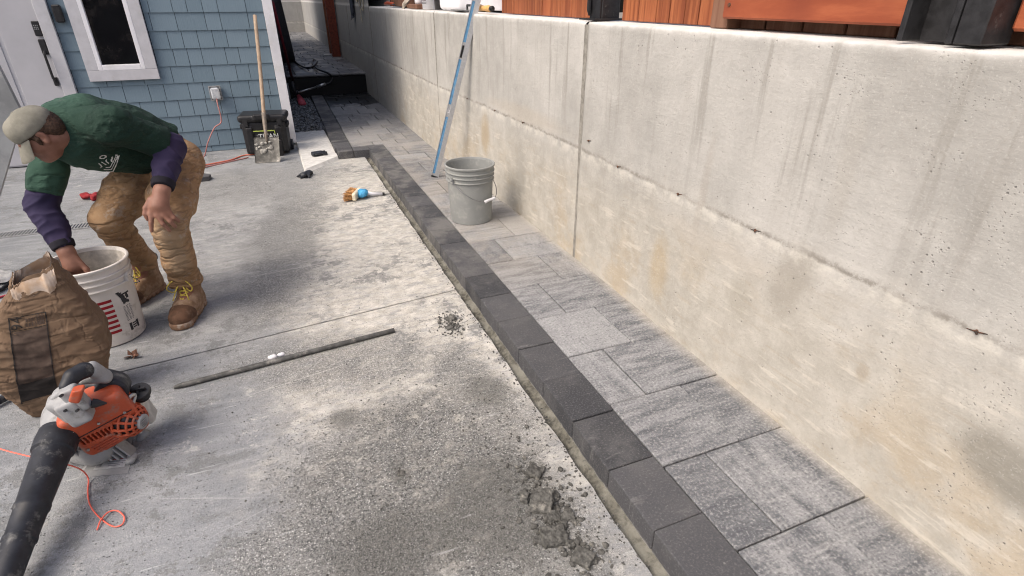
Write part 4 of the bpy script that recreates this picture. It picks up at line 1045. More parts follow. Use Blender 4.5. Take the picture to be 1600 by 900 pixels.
def near(r):
    m = r.random()
    if m < .22: return (r.gauss(.55, .045), r.gauss(1.0, .13), .003)
    if m < .36: return (r.gauss(.575, .035), r.gauss(2.16, .06), .003)
    if m < .62: 
        y = r.uniform(.75, 4.5); return (.695+r.gauss(0, .010), y, .001)
    if m < .90: return (r.gauss(.40, .22), r.gauss(1.35, .32), .0005)
    return (r.uniform(-.6, .6), r.uniform(1.0, 5), .0005)
pebbles(cr, 1500, near, .0018, .0048, .7, rc)
pebbles(cr, 130, lambda r: (r.gauss(.55, .05), r.gauss(1.0, .14), .003), .005, .011, .7, rc)
pebbles(cr, 40, lambda r: (r.gauss(.575, .03), r.gauss(2.16, .05), .003), .004, .009, .7, rc)
tag(cr.build('mortar_crumbs', 'clump', None, False), kind='stuff')
gr = MB()
def gritp(r):
    a = r.uniform(0, 6.3); q = math.sqrt(r.random())*(1+.25*math.sin(a*3))
    if r.random() < .8: return (.22+.42*q*math.cos(a), 1.25+.55*q*math.sin(a), .001)
    return (r.gauss(-.05, .25), r.gauss(3.2, 1.0), .001)
for _ in range(16000):
    x, y, z = gritp(rc)
    if x > .69: continue
    s_ = rc.uniform(.0014, .0038); v = [Vector((rc.uniform(-1, 1), rc.uniform(-1, 1), rc.uniform(-.2, .2)))*s_+Vector((x, y, z+s_*.4)) for _ in range(3)]; v.append(Vector((x, y, z+s_*1.3)))
    gr.add(v, [(0, 1, 2), (0, 1, 3), (1, 2, 3), (0, 2, 3)])
tag(gr.build('grit', 'grit'), kind='stuff')

# things at the left edge
cable('black_hose', [(-1.9, 2.9, .02), (-1.526, 3.299, 0.012), (-1.475, 3.392, 0.012), (-1.422, 3.460, 0.012), (-1.358, 3.471, 0.010)], .009, 'black', 'black cable on the slab at the left edge behind the bag', 'cable')
cable('power_cord', [(-1.9, 2.8, .01), (-1.487, 3.251, 0.006), (-1.406, 3.262, 0.006), (-1.338, 3.286, 0.006)], .005, simple('red_cord', (.40, .04, .06), .5), 'thin red cord beside the black cable left of the bag', 'cord')
cable('rubber_hose', [(-1.191, 2.202, 0.020), (-1.154, 2.234, 0.020), (-1.120, 2.268, 0.020), (-1.069, 2.315, 0.020)], .014, 'rubber', 'short black hose end showing left of the paper bag', 'hose')
b = MB(); b.grid(lambda u, v: tuple(Vector((-1.715, 3.700, 0.000)).lerp(Vector((-1.380, 3.435, 0.000)), u) + Vector((0, -.13*v+.03, .03+.022*nz(u*5, v*5, 1, 1)+.02*math.sin(u*9)*v))), 24, 12)
tag(b.build('plastic_film', simple('grey_film', (.42, .42, .42), .35, var=.2), None, True), 'crumpled sheet of grey plastic film at the left edge', 'plastic')
M['string'] = simple('coral_string', (.85, .16, .11), .5, var=.1)

# ==================================================================== BUCKETS
def bucket(name, c, mat, inner, label, wire_pts, lug_ang, grip=None, res=None, rot=0.0):
    root = thing(name, label, 'bucket', c, 'plastic pails standing in the yard')
    hh = .365; r0, r1 = .131, .148
    def rr(z): return r0 + (r1-r0)*z/hh
    prof = [(.001, .006), (r0-.012, .004), (r0-.004, 0), (r0, .004), (rr(.10), .10), (rr(.2), .20), (rr(.262), .262)]
    for z in (.266, .294, .320):
        prof += [(rr(z), z), (rr(z)+.0085, z+.002), (rr(z)+.0095, z+.004), (rr(z)+.0085, z+.007), (rr(z)+.001, z+.009)]
    prof += [(rr(.350), .350), (r1+.008, .353), (r1+.0105, .358), (r1+.0095, .364), (r1+.005, .3665), (r1-.0005, .365), (rr(.352)-.003, .352)]
    b = MB(); b.lathe(prof, 72, c); o = b.build('body', mat, root); shade_auto(o.data, R(40))
    b = MB(); b.lathe([(rr(.353)-.0025, .353), (rr(.2)-.003, .2), (r0-.003, .012), (.001, .010)], 60, c); b.build('inner_wall', inner, root, True)
    if res: 
        b = MB(); b.grid(lambda u, v: (c[0]+(rr(res)-.004)*(u)*math.cos(v*6.2832), c[1]+(rr(res)-.004)*u*math.sin(v*6.2832), c[2]+res+.006*nz(u*math.cos(v*6.283)*8, u*math.sin(v*6.283)*8)), 12, 40); b.build('mortar_fill', 'mud', root, True)
    for a in (lug_ang, lug_ang+math.pi):
        d = Vector((math.cos(a), math.sin(a), 0)); q = Matrix.Rotation(a, 3, 'Z')
        b = MB(); b.box(Vector(c)+d*(rr(.28)+.008)+Vector((0, 0, .283)), (.016, .026, .032), rot=q, ch=.003)
        b.tube([Vector(c)+d*(rr(.28)+.010)+Vector((0, 0, .297)), Vector(c)+d*(rr(.28)+.020)+Vector((0, 0, .297))], .012, 14)
        b.build('handle_lug', mat, root)
    b = MB(); b.tube(spline(wire_pts, 8), .0022, 8); hw = b.build('bail', 'wire', root, True)
    if grip: 
        b = MB(); b.tube([grip[0], Vector(grip[0]).lerp(Vector(grip[1]), .5), grip[1]], .0095, 14); auto(b.build('bail_grip', 'white', hw))
    return root, rr
gc = (1.055, 3.275, .0715)
lugA = R(-110-45+0)                                     # lug faces the camera, left of middle
lp_ = Vector((gc[0]+.165*math.cos(lugA), gc[1]+.165*math.sin(lugA), gc[2]+.297))
lq_ = Vector((gc[0]+.165*math.cos(lugA+math.pi), gc[1]+.165*math.sin(lugA+math.pi), gc[2]+.297))
wp = [lp_]
for f_ in np.linspace(.08, .92, 9):
    a = lugA + math.pi*f_; drop = .135*math.sin(math.pi*f_)
    rad = .150 + .022*math.sin(math.pi*f_)
    wp.append(Vector((gc[0]+rad*math.cos(a), gc[1]+rad*math.sin(a), gc[2]+.290-drop)))
wp.append(lq_)
bucket('grey_bucket', gc, 'bucketgrey', 'bucketgrey', 'empty grey ribbed bucket standing on the paver walkway', wp, lugA, (wp[5].lerp(wp[4], .6), wp[6].lerp(wp[5], .1)))

wc = (-.865, 2.655, .003)
lugB = R(-20)
lp_ = Vector((wc[0]+.165*math.cos(lugB), wc[1]+.165*math.sin(lugB), wc[2]+.297))
lq_ = Vector((wc[0]-.165*math.cos(lugB), wc[1]-.165*math.sin(lugB), wc[2]+.297))
wp = [lp_]
for f_ in np.linspace(.08, .92, 9):
    a = lugB + math.pi*f_
    wp.append(Vector((wc[0]+(.150+.02*math.sin(math.pi*f_))*math.cos(a), wc[1]+(.150+.02*math.sin(math.pi*f_))*math.sin(a), wc[2]+.290-.12*math.sin(math.pi*f_))))
wp.append(lq_)
wb_, rrf = bucket('white_bucket', wc, 'bucketwhite', 'bucketin', 'white bucket with red stripes that the worker reaches into', wp, lugB, None, .10)
def onb(a, z, d=.0008): return (wc[0]+(rrf(z)+d)*math.cos(a), wc[1]+(rrf(z)+d)*math.sin(a), wc[2]+z)
def patch(mb, a0, a1, z0, z1, d=.0008, sk=0.0):
    n = max(2, int(abs(a1-a0)/.08)+2); mb.grid(lambda u, v: onb(a0+(a1-a0)*u, z0+(z1-z0)*v+sk*u, d), n, 2)
b = MB()
for k in range(7): patch(b, R(-84), R(-57), .062+.0245*k, .075+.0245*k, sk=.0)
b.build('red_stripes', 'redink', wb_, True)
b = MB(); rt = random.Random(4)
# print column running down the bucket
for k in range(5): patch(b, R(-48)+.02*k, R(-48)+.02*k+.10+.05*(k % 2), .232-.006*k+.002, .240-.006*k, .0009)
for k in range(4): patch(b, R(-40)+.012*k, R(-26)+.012*k, .222-.001*k, .226, .0010)
for k in range(16):
    a = R(-37)+rt.uniform(-.10, .10); z = .195+rt.uniform(-.022, .022); patch(b, a, a+rt.uniform(.04, .10), z, z+rt.uniform(.006, .014), .0010)
b.build('logo_print', 'blackink', wb_, True); b = MB()
for k in range(3): patch(b, R(-36), R(-28)+.05*k, .052+.010*k, .058+.010*k, .0010)
patch(b, R(-27), R(-22), .046, .082, .0010); patch(b, R(-42), R(-37), .046, .082, .0010)
b.build('black_print', 'blackink', wb_, True)
b = MB()
for k in range(12):
    for j in range(3): patch(b, R(-43)+.10*j, R(-43)+.10*j+rt.uniform(.05, .088), .096+.0062*k, .0995+.0062*k, .0009)
b.build('small_print', 'greyink', wb_, True)

# ==================================================================== PAPER BAG
t = NT('kraft_paper'); n1 = t.noise(6, 6, .65); n2 = t.noise(38, 5, .7)
c = t.mix(t.ramp(n1, .3, .7), (.130, .082, .050), (.185, .122, .076)); c = t.mix(t.ramp(n2, .5, .75, 0, .4), c, (.235, .17, .115))
wr = t.math('ABSOLUTE', t.math('SUBTRACT', t.noise(4.0, 3, .5, t.map((1, 1, 3.2), rot=(.1, .25, 0))), .5)); c = t.mix(t.ramp(wr, 0, .012, .25, 0), c, (.12, .075, .044)); wr2 = t.math('ABSOLUTE', t.math('SUBTRACT', t.noise(9, 3, .5, t.map((1.5, 1.5, 1), rot=(.5, .7, 0))), .5)); M['kraft'] = t.out(c, .85, t.math('ADD', t.ramp(wr, 0, .07), t.math('ADD', t.math('MULTIPLY', t.ramp(wr2, 0, .06), .6), t.math('MULTIPLY', n2, .1))), .45, .008)
t = NT('kraft_inside'); M['kraftin'] = t.out(t.mix(t.ramp(t.noise(14, 5), .4, .65), (.42, .29, .19), (.56, .47, .39)), .85)
bag = thing('paper_bag', 'crumpled brown paper cement bag printed 94, standing open beside the white bucket', 'bag', (-1.00, 2.30, 0))
BX = Vector((.985, .17, 0)).normalized(); BY = Vector((-BX.y, BX.x, 0)); B0 = Vector((-.905, 2.185, 0))
def bag_pt(u, v, inset=0.0):
    # u round the bag (0..1), v upward (0..1)
    a = u*2*math.pi
    ca, sa = math.cos(a), math.sin(a); e = .34 + .10*max(0, v-.6)
    x = math.copysign(abs(ca)**e, ca); y = math.copysign(abs(sa)**e, sa)
    w = np.interp(v, [0, .08, .35, .55, .75, .9, 1], [.108, .125, .172, .170, .130, .078, .060])
    d = np.interp(v, [0, .08, .35, .6, .8, 1], [.070, .085, .100, .086, .056, .028])
    sx = np.interp(v, [0, .35, .75, 1], [-.018, -.008, .014, .036])
    z = v*.530 + (.020*math.sin(a*1.0+.6)+.006*math.sin(3*a)+.012*nz(ca*2, sa*2, 3, 3))*max(0, v-.75)/.25 + 0.018*x*v
    p = B0 + BX*((w-inset)*x+sx) + BY*((d-inset)*y + .01*v)
    q = 5.0
    cr = .010*(1-abs(2*abs(nz(p.x*2, p.y*2, z*13+p.x*4, 1.0))-0))*1 - .006
    cr += .009*nz(p.x, p.y, z, 9) + .005*nz(p.x+3, p.y, z*2.2, 22) + .0075*(1-2*abs(nz(p.x*1.2, p.y, z*4+1.5*p.x, 6)))**3
    n = (BX*x/w + BY*y/d).normalized()
    p = p + n*cr*min(1, .25+v*2.5)*.9
    return Vector((p.x, p.y, max(z, .002)))
b = MB(); NU, NV = 220, 130
vs = [tuple(bag_pt(i/NU, j/(NV-1))) for j in range(NV) for i in range(NU)]
fs = [(j*NU+i, j*NU+(i+1) % NU, (j+1)*NU+(i+1) % NU, (j+1)*NU+i) for j in range(NV-1) for i in range(NU)]
fs.append(tuple(range(NU))[::-1]); b.add(vs, fs); body = b.build('body', 'kraft', bag, True)
b = MB()
vs = [tuple(bag_pt(i/NU, 1-.45*j/20, .003+.002*(j > 0))) for j in range(21) for i in range(NU)]
fs = [(j*NU+i, j*NU+(i+1) % NU, (j+1)*NU+(i+1) % NU, (j+1)*NU+i) for j in range(20) for i in range(NU)]
b.add(vs, fs); b.build('inner_ply', 'kraftin', bag, True)
bag_bvh = BVHTree.FromPolygons([Vector(v) for v in vs and body.data.vertices and [x.co + Vector(bag.location) for x in body.data.vertices]], [list(p.vertices) for p in body.data.polygons])
def project(bvh, p, d, off=.0012):
    h = bvh.ray_cast(Vector(p), Vector(d).normalized())
    if h[0] is None: return None
    n = h[1] if h[1].dot(Vector(d)) < 0 else -h[1]
    return h[0] + n*off
def decal(name, bvh, o, xd, zd, w, h, mat, parent, nu=30, nv=60, off=.0014, fn=None):
    """a printed patch laid on a curved surface: grid spanned by xd, zd, pushed along their normal"""
    xd = Vector(xd).normalized(); zd = Vector(zd).normalized(); d = zd.cross(xd).normalized()
    b = MB(); vs = []; ok = []
    for j in range(nv):
        for i in range(nu):
            p = Vector(o) + xd*(i/(nu-1)-.5)*w + zd*(j/(nv-1)-.5)*h - d*-.0
            q = project(bvh, p - d*.4, d, off); ok.append(q is not None); vs.append(tuple(q) if q is not None else (0, 0, 0))
    fs = []
    for j in range(nv-1):
        for i in range(nu-1):
            k = [j*nu+i, j*nu+i+1, (j+1)*nu+i+1, (j+1)*nu+i]
            if all(ok[m] for m in k) and (fn is None or fn((i+.5)/(nu-1), (j+.5)/(nv-1))): fs.append(tuple(k))
    used = sorted({m for f in fs for m in f}); mp = {m: n for n, m in enumerate(used)}
    b.add([vs[m] for m in used], [tuple(mp[m] for m in f) for f in fs])
    return b.build(name, mat, parent, True)
fo = B0 + BX*(-.070)
ZD = Vector((.20, .0, 1.0))
def fz(z, dx=0.0): return fo + BX*(.20*(z-.10)+dx) + Vector((0, 0, z))
M['bagprint'] = simple('brown_print', (.075, .052, .040), .85, var=.3, scale=30)
M['bagprint2'] = simple('dark_print', (.022, .018, .016), .85, var=.4, scale=30)
up_ = Vector((0, 0, 1))
def colfn(u, v):
    if v < .28: return True
    if v > .86: return u < .03 or u > .97 or v > .985 or v < .875
    return True
decal('print_column', bag_bvh, fz(.235), BX, ZD, .098, .235, 'bagprint', bag, 20, 60)
decal('print_block', bag_bvh, fz(.135), BX, ZD, .099, .075, 'bagprint2', bag, 20, 24, .0022)
decal('print_frame', bag_bvh, fz(.245), BX, ZD, .104, .315, 'bagprint2', bag, 53, 120, .0026, lambda u, v: u < .035 or u > .965 or v > .99 or (.845 < v < .857))
def text_on(body_txt, bvh, o, xd, zd, size, mat, parent, name, off=.002):
    cu = bpy.data.curves.new(name, 'FONT'); cu.body = body_txt; cu.size = size; cu.align_x = 'CENTER'; cu.align_y = 'CENTER'; cu.resolution_u = 3
    tmp = bpy.data.objects.new('tmp', cu); COL.objects.link(tmp); dg = bpy.context.evaluated_depsgraph_get()
    me = bpy.data.meshes.new_from_object(tmp.evaluated_get(dg)); bpy.data.objects.remove(tmp)
    bm = bmesh.new(); bm.from_mesh(me); bmesh.ops.subdivide_edges(bm, edges=[e for e in bm.edges if e.calc_length() > size*.12], cuts=2, use_grid_fill=False)
    xd = Vector(xd).normalized(); zd = Vector(zd).normalized(); d = zd.cross(xd).normalized(); kill = []
    wl = wloc(parent)
    for v in bm.verts:
        p = Vector(o) + xd*v.co.x + zd*v.co.y; q = project(bvh, p - d*.4, d, off)
        if q is None: kill.append(v)
        else: v.co = q - wl
    bmesh.ops.delete(bm, geom=kill, context='VERTS'); bm.to_mesh(me); bm.free(); me.materials.clear(); me.materials.append(M[mat]); return link(name, me, parent)
text_on('94', bag_bvh, fz(.378, -.030), ZD, -BX, .045, 'bagprint2', bag, 'number_print')
decal('fine_print', bag_bvh, fz(.378, .018), BX, ZD, .050, .034, 'bagprint', bag, 26, 18, .002, lambda u, v: (int(u*13) % 2 == 0) and (int(v*6) % 3 != 2) or u > .6 and int(u*40+v*9) % 2 == 0)
# torn pale flap at the mouth, with a printed corner
b = MB()
def flap(u, v):
    p0 = bag_pt(.62+.30*u, .985); p1 = p0 + Vector((.010*(u-.5), -.006-.006*v, -.070*v*(.35+.65*math.sin(u*2.9+.1)+.15*nz(u*7, 1, 0, 2)))); return p1 + BY*(-.006-.006*math.sin(v*3)) + Vector((0, 0, .003*nz(u*6, v*3, 2, 2)))
b.grid(flap, 40, 16); b.build('torn_flap', 'kraftin', bag, True)

# ==================================================================== LEVEL
lv = thing('spirit_level', 'long aluminium spirit level with a blue stripe leaning on the wall', 'spirit level', (1.085, 4.281, 0.070))
A = Vector((1.088, 4.292, 0.072)); Bp = Vector((1.368, 4.03, 1.262)); ld = (Bp-A).normalized(); LL = 1.85
lx = ld.cross(Vector((-.25, -1, .25))).normalized(); ly = ld.cross(lx).normalized()
if lx.x < 0: lx = -lx
if ly.y > 0: ly = -ly
rm = Matrix((lx, ly, ld)).transposed()
def lpnt(x, y, z): return A + lx*x + ly*y + ld*z
b = MB(); b.box(lpnt(.010, 0, LL/2), (.034, .024, LL), rot=rm, ch=.001); b.box(lpnt(-.030, 0, LL/2), (.005, .026, LL), rot=rm, ch=.001); b.box(lpnt(-.0175, .002, LL/2), (.022, .012, LL), rot=rm); b.build('frame', 'alu', lv)
M['blue'] = simple('blue_label', (.13, .31, .52), .4, var=.15, dirt=(.35, .42, .5), dscale=12)
for (z0, z1) in ((.03, .50), (.60, .93), (1.05, 1.32), (1.40, 1.82)):
    b = MB(); b.box(lpnt(-.0175, .0085, (z0+z1)/2), (.019, .002, z1-z0), rot=rm); b.build('blue_stripe', 'blue', lv)
b = MB(); b.lathe([(.013, .0), (.013, .006), (.008, .006), (.008, 0)], 20, lpnt(-.0175, .004, .545), axis=Matrix((lx, ld, ly)).transposed()); b.build('end_vial', 'white', lv)
b = MB(); b.box(lpnt(-.0175, .009, .985), (.014, .004, .085), rot=rm); b.build('hand_slot', 'black', lv)
b = MB(); b.box(lpnt(-.006, 0, .004), (.056, .03, .012), rot=rm, ch=.002); b.build('end_cap', 'blackm', lv)

# ==================================================================== STRING
sp = [(-1.161, 1.983, 0.050), (-1.009, 1.830, 0.100), (-0.903, 1.700, 0.156), (-0.807, 1.630, 0.154), (-0.755, 1.620, 0.123), (-0.751, 1.662, 0.060), (-0.753, 1.678, 0.010), (-0.744, 1.620, 0.004), (-0.725, 1.560, 0.004), (-0.691, 1.501, 0.004), (-0.649, 1.450, 0.004), (-0.624, 1.444, 0.005), (-0.622, 1.471, 0.006), (-0.644, 1.503, 0.007), (-0.667, 1.507, 0.008), (-0.681, 1.482, 0.009), (-0.686, 1.451, 0.004)]
b = MB(); b.tube(spline(sp, 8), .0021, 6); tag(b.build('mason_string', 'string', None, True), 'coral pink mason string draped over the blower tube, ending in a loop', 'string')

# ==================================================================== LEAF BLOWER
bw = thing('leaf_blower', 'orange and grey handheld leaf blower with a long black tube lying on the slab', 'leaf blower', (-.68, 1.75, 0))
S = lambda lo, hi, h=.0035: SDF(lo, hi, h)
# tube
T0 = Vector((-0.784, 1.740, 0.179)); T1 = Vector((-0.838, 1.309, 0.058)); td = (T1-T0).normalized(); T2 = T1+td*.30; T2.z = .05
b = MB()
pr_ = [(0, .046), (.02, .053), (.05, .055), (.085, .0535), (.09, .048), (.25, .0405), (.255, .0425), (.265, .0425), (.27, .0395), (.34, .037), (.345, .039), (.355, .039), (.36, .0355), (.60, .031), (.72, .030)]
b.tube([T0+td*d for d, _ in pr_], [r for _, r in pr_], 40); auto(b.build('blower_tube', 'rubber', bw), 30)
for k_ in range(5):
    a = .9 + .9*k_
s = S((-.95, 1.60, .02), (-.55, 1.95, .36))
el0 = T0 - td*.045
s.cone(tuple(T0+td*.008), tuple(el0), .050, .054, .02); s.cone(tuple(el0), (-0.755, 1.800, 0.180), .054, .060, .03)
s.rbox((-0.736, 1.720, 0.269), (.036, .034, .046), .018, rot=Matrix.Rotation(R(-25), 3, 'Y') @ Matrix.Rotation(R(10), 3, 'Z'), k=.03)
s.rbox((-0.711, 1.690, 0.265), (.030, .03, .045), .012, rot=Matrix.Rotation(R(-18), 3, 'Y'), k=.02)
s.cone((-0.734, 1.760, 0.059), (-0.812, 1.800, 0.052), .055, .045, .03)
s.build('nozzle_elbow', 'greyplastic', bw, 1)
# fan housing volute under the engine, ribbed
s = S((-.86, 1.60, .0), (-.50, 1.98, .26)); s.cone((-0.767, 1.830, -0.005), (-0.734, 1.880, 0.046), .075, .075, .01, flat=(True, True)); s.build('fan_housing', simple('dull_grey', (.26, .26, .255), .55, var=.2), bw, 1)
b = MB()
for k_ in range(7):
    c_ = Vector((-0.767, 1.745, 0.068)) + Vector((.018*k_, 0.003*k_, -.006*k_)); b.box(c_, (.006, .05, .075), rot=Matrix.Rotation(R(-25), 3, 'Y'), ch=.001)
o_ = b.build('housing_rib', 'greyplastic', bw); o_['kind'] = 'stuff'
# engine shroud
RB = Matrix.Rotation(R(14), 3, 'Z') @ Matrix.Rotation(R(-14), 3, 'Y') @ Matrix.Rotation(R(6), 3, 'X'); C = Vector((-0.687, 1.790, 0.158))
def bp(x, y, z): return C + RB @ Vector((x, y, z))
s = S(tuple(C-Vector((.19, .17, .19))), tuple(C+Vector((.19, .17, .19))), .003)
s.rbox(tuple(bp(0, 0, .012)), (.092, .078, .090), .020, rot=RB)
s.rbox(tuple(bp(.035, .01, .06)), (.045, .055, .042), .018, rot=RB, k=.015)
s.cut(tuple(bp(0, -.082, 0)), tuple(RB @ Vector((0, -1, 0))))
for k_ in range(14):                                                    # vertical cooling slots
    s.rbox(tuple(bp(-.072+.0112*k_, -.078, .004-.0016*k_)), (.0032, .016, .015), .001, rot=RB, op='sub')
for k_ in range(6):                                                     # louvres underneath
    s.rbox(tuple(bp(-.028, -.082, -.032-.0095*k_)), (.040-.004*k_, .010, .0028), .0008, rot=RB, op='sub'); s.rbox(tuple(bp(.040, -.080, -.040-.0095*k_)), (.020-.002*k_, .012, .0028), .0008, rot=RB, op='sub')
s.ell(tuple(bp(-.035, -.05, .098)), (.017, .012, .014), k=0, op='sub'); s.ell(tuple(bp(.070, -.055, .075)), (.016, .012, .016), k=0, op='sub')
s.ell(tuple(bp(.030, -.062, .093)), (.005, .010, .005), k=0, op='sub'); s.ell(tuple(bp(.042, -.062, .080)), (.005, .010, .005), k=0, op='sub')
s.build('engine_shroud', 'orange', bw, 0)
s = S(tuple(C-Vector((.15, .15, .15))), tuple(C+Vector((.15, .15, .15))), .005); s.rbox(tuple(bp(0, .006, .005)), (.072, .056, .072), .02, rot=RB); s.build('dark_interior', 'blackm', bw, 1)
# black rear cover
s = S(tuple(C-Vector((.05, .2, .05))), tuple(C+Vector((.22, .22, .22)))); s.cone(tuple(bp(.065, .05, .055)), tuple(bp(.060, -.025, .078)), .048, .046, .01, flat=(True, True)); s.rbox(tuple(bp(.03, .05, .065)), (.05, .03, .05), .02, rot=RB, k=.02); s.build('filter_cover', 'rubber', bw, 1)
# recoil starter
K = Vector((-0.605, 1.750, 0.140)); ax = Vector((.86, -.42, -.10)).normalized(); a1 = ax.cross(Vector((0, 0, 1))).normalized(); a2 = ax.cross(a1); MX = Matrix((a1, a2, ax)).transposed()
b = MB(); b.lathe([(.048, -.035), (.048, -.015), (.042, .004), (.034, .016), (.022, .022)], 36, K, axis=MX); b.lathe([(.022, .022), (.001, .022)], 36, K, axis=MX); b.build('starter_backing', 'black', bw, True)
for k_ in range(12):
    a = 2*math.pi*k_/12; b = MB(); e1 = a1*math.cos(a)+a2*math.sin(a); b.tube([K+e1*.053-ax*.035, K+e1*.052-ax*.013, K+e1*.046+ax*.007, K+e1*.037+ax*.019, K+e1*.024+ax*.026], [.005, .005, .0045, .0045, .004], 6); b.build('starter_rib', 'orange', bw, True)
for (r_, z_) in ((.053, -.033), (.052, -.013), (.046, .008), (.035, .021)):
    b = MB(); b.tube([K+(a1*math.cos(t_)+a2*math.sin(t_))*r_+ax*z_ for t_ in np.linspace(0, 2*math.pi, 33)], .0042, 6, cap=False); b.build('starter_ring', 'orange', bw, True)
b = MB(); b.lathe([(.024, .018), (.025, .030), (.022, .035), (.001, .036)], 32, K, axis=MX); auto(b.build('starter_badge', 'greyplastic', bw), 30)
b = MB()
for k_ in range(4): b.box(K+ax*.0365+a2*(.012-.008*k_)+a1*.002, (.026-.004*abs(k_-1.5), .0022, .0008), rot=MX)
b.build('badge_print', 'greyink', bw)
# fuel tank and cap
s = S((-.62, 1.70, .06), (-.42, 2.02, .33)); s.rbox((-0.614, 1.860, 0.079), (.036, .045, .075), .022, rot=Matrix.Rotation(R(-12), 3, 'Y')); s.build('fuel_tank', simple('milky_tank', (.46, .45, .42), .35), bw, 1)
TC = Vector((-0.588, 1.830, 0.193)); tax = Vector((-.05, -.35, .93)).normalized(); b1 = tax.cross(Vector((1, 0, 0))).normalized(); b2 = tax.cross(b1); MT = Matrix((b1, b2, tax)).transposed()
b = MB(); b.lathe([(.022, -.035), (.022, -.012), (.033, -.012), (.035, -.004), (.033, .004), (.012, .006), (.001, .006)], 28, TC, axis=MT); b.box(TC+tax*.011, (.008, .046, .012), rot=MT, ch=.002); b.box(TC+tax*.009, (.040, .007, .008), rot=MT, ch=.001); auto(b.build('fuel_cap', 'blackm', bw), 30)
b = MB(); b.tube(spline([(-0.615, 1.780, 0.185), (-0.597, 1.770, 0.219), (-0.589, 1.790, 0.207), (-0.602, 1.770, 0.181)], 6), .006, 8); b.build('cap_tether', 'steel', bw, True)
# handle housing, grip, trigger, lever
s = S((-.86, 1.60, .20), (-.58, 1.90, .42))
s.rbox((-0.732, 1.720, 0.306), (.028, .024, .025), .012, rot=Matrix.Rotation(R(-35), 3, 'Y'), k=.02)
s.rbox((-0.697, 1.685, 0.307), (.022, .020, .042), .008, rot=Matrix.Rotation(R(-15), 3, 'Y'), k=.015); s.build('handle_housing', 'greyplastic', bw, 1)
s = S((-.80, 1.60, .24), (-.54, 1.90, .44)); s.chain([(-0.715, 1.710, 0.339), (-0.699, 1.730, 0.356), (-0.677, 1.750, 0.357), (-0.659, 1.770, 0.343)], [.019, .021, .022, .021], .012); s.build('grip', 'rubber', bw, 1)
s = S((-.72, 1.60, .22), (-.50, 1.92, .44)); s.cone((-0.658, 1.765, 0.344), (-0.639, 1.780, 0.309), .021, .015, .01, wide=((0, .3, 1), 1.35)); s.cone((-0.696, 1.770, 0.310), (-0.640, 1.780, 0.300), .010, .014, .015, wide=((0, 1, 0), 1.5)); s.build('handle_tip', 'greyplastic', bw, 1)
s = S((-.78, 1.58, .18), (-.60, 1.85, .36), .003); s.rbox((-0.677, 1.655, 0.340), (.014, .016, .026), .007, rot=Matrix.Rotation(R(30), 3, 'Y')); s.build('trigger', 'orange', bw, 1)
b = MB(); q0 = Vector((-0.681, 1.685, 0.283)); q1 = Vector((-0.632, 1.690, 0.264)); b.tube([q0, q0.lerp(q1, .30), q0.lerp(q1, .32), q0.lerp(q1, .55), q1], [.008, .008, .018, .016, .003], 12, flat=.7); auto(b.build('choke_lever', 'blackm', bw), 40)
b = MB(); b.tube([q0-Vector((.012, 0, 0)), q0.lerp(q1, .28)], .012, 10, flat=.7); b.build('lever_base', 'greyplastic', bw, True)
for q_ in ((-.070, -.0785, .055), (.065, -.0785, .030), (-.005, -.0785, .040), (.060, -.0785, -.070), (-.075, -.0785, -.030)):
    b = MB(); p0_ = bp(*q_); b.tube([p0_, p0_+RB @ Vector((0, -.003, 0))], .0042, 10); b.build('screw', 'steel', bw)
for q_ in ((-0.713, 1.660, 0.342), (-0.691, 1.655, 0.285), (-0.721, 1.665, 0.287)):
    b = MB(); b.tube([Vector(q_), Vector(q_)+Vector((0, -.012, .004))], .0042, 10); b.build('screw', 'blackm', bw)
b = MB(); b.box(bp(0, -.0795, .0265), (.17, .003, .0016), rot=RB); b.build('shroud_seam', 'blackm', bw)
# base plate with its label and the perforated side stay
b = MB(); fl_ = [Vector((-0.786, 1.703, 0.002)), Vector((-0.646, 1.668, 0.002)), Vector((-0.665, 1.800, -0.016)), Vector((-0.756, 1.800, 0.015))]
nn_ = (fl_[1]-fl_[0]).cross(fl_[3]-fl_[0]).normalized()
if nn_.z < 0: nn_ = -nn_
bk_ = [p-Vector((0, -.05, .0)) for p in fl_]; bk_[2].z = bk_[3].z = .004; bk_[2].y += .06; bk_[3].y += .06
b.add(fl_+bk_, [(0, 1, 2, 3), (4, 7, 6, 5), (0, 4, 5, 1), (1, 5, 6, 2), (2, 6, 7, 3), (3, 7, 4, 0)]); auto(b.build('base_plate', 'greyplastic', bw), 25)
lb = fl_[0].lerp(fl_[1], .62).lerp(fl_[3].lerp(fl_[2], .62), .50)+nn_*.003; ml = frame(lb, fl_[1]-fl_[0], fl_[3]-fl_[0]+(fl_[2]-fl_[3])*.2)
def lbox(w, h, d, dx=0, dy=0, dz=0): return [tuple(ml @ Vector((dx+sx*w/2, dy+sy*h/2, dz+sz*d/2))) for sx in (-1, 1) for sy in (-1, 1) for sz in (-1, 1)]
bf = [(0, 1, 3, 2), (4, 6, 7, 5), (0, 4, 5, 1), (2, 3, 7, 6), (0, 2, 6, 4), (1, 5, 7, 3)]
b = MB(); b.add(lbox(.092, .052, .008), bf); b.build('label_plate', simple('plate_grey', (.45, .45, .45), .4), bw)
b = MB(); b.add(lbox(.062, .003, .001, .010, .020, .0045), bf); b.add(lbox(.062, .002, .001, .010, .008, .0045), bf); b.build('label_line', 'redink', bw)
b = MB(); b.add(lbox(.014, .042, .001, -.036, 0, .0045), bf)
for k_ in range(3): b.add(lbox(.055-.01*k_, .003, .001, .012, -.002-.008*k_, .0045), bf)
b.build('label_text', 'greyink', bw)
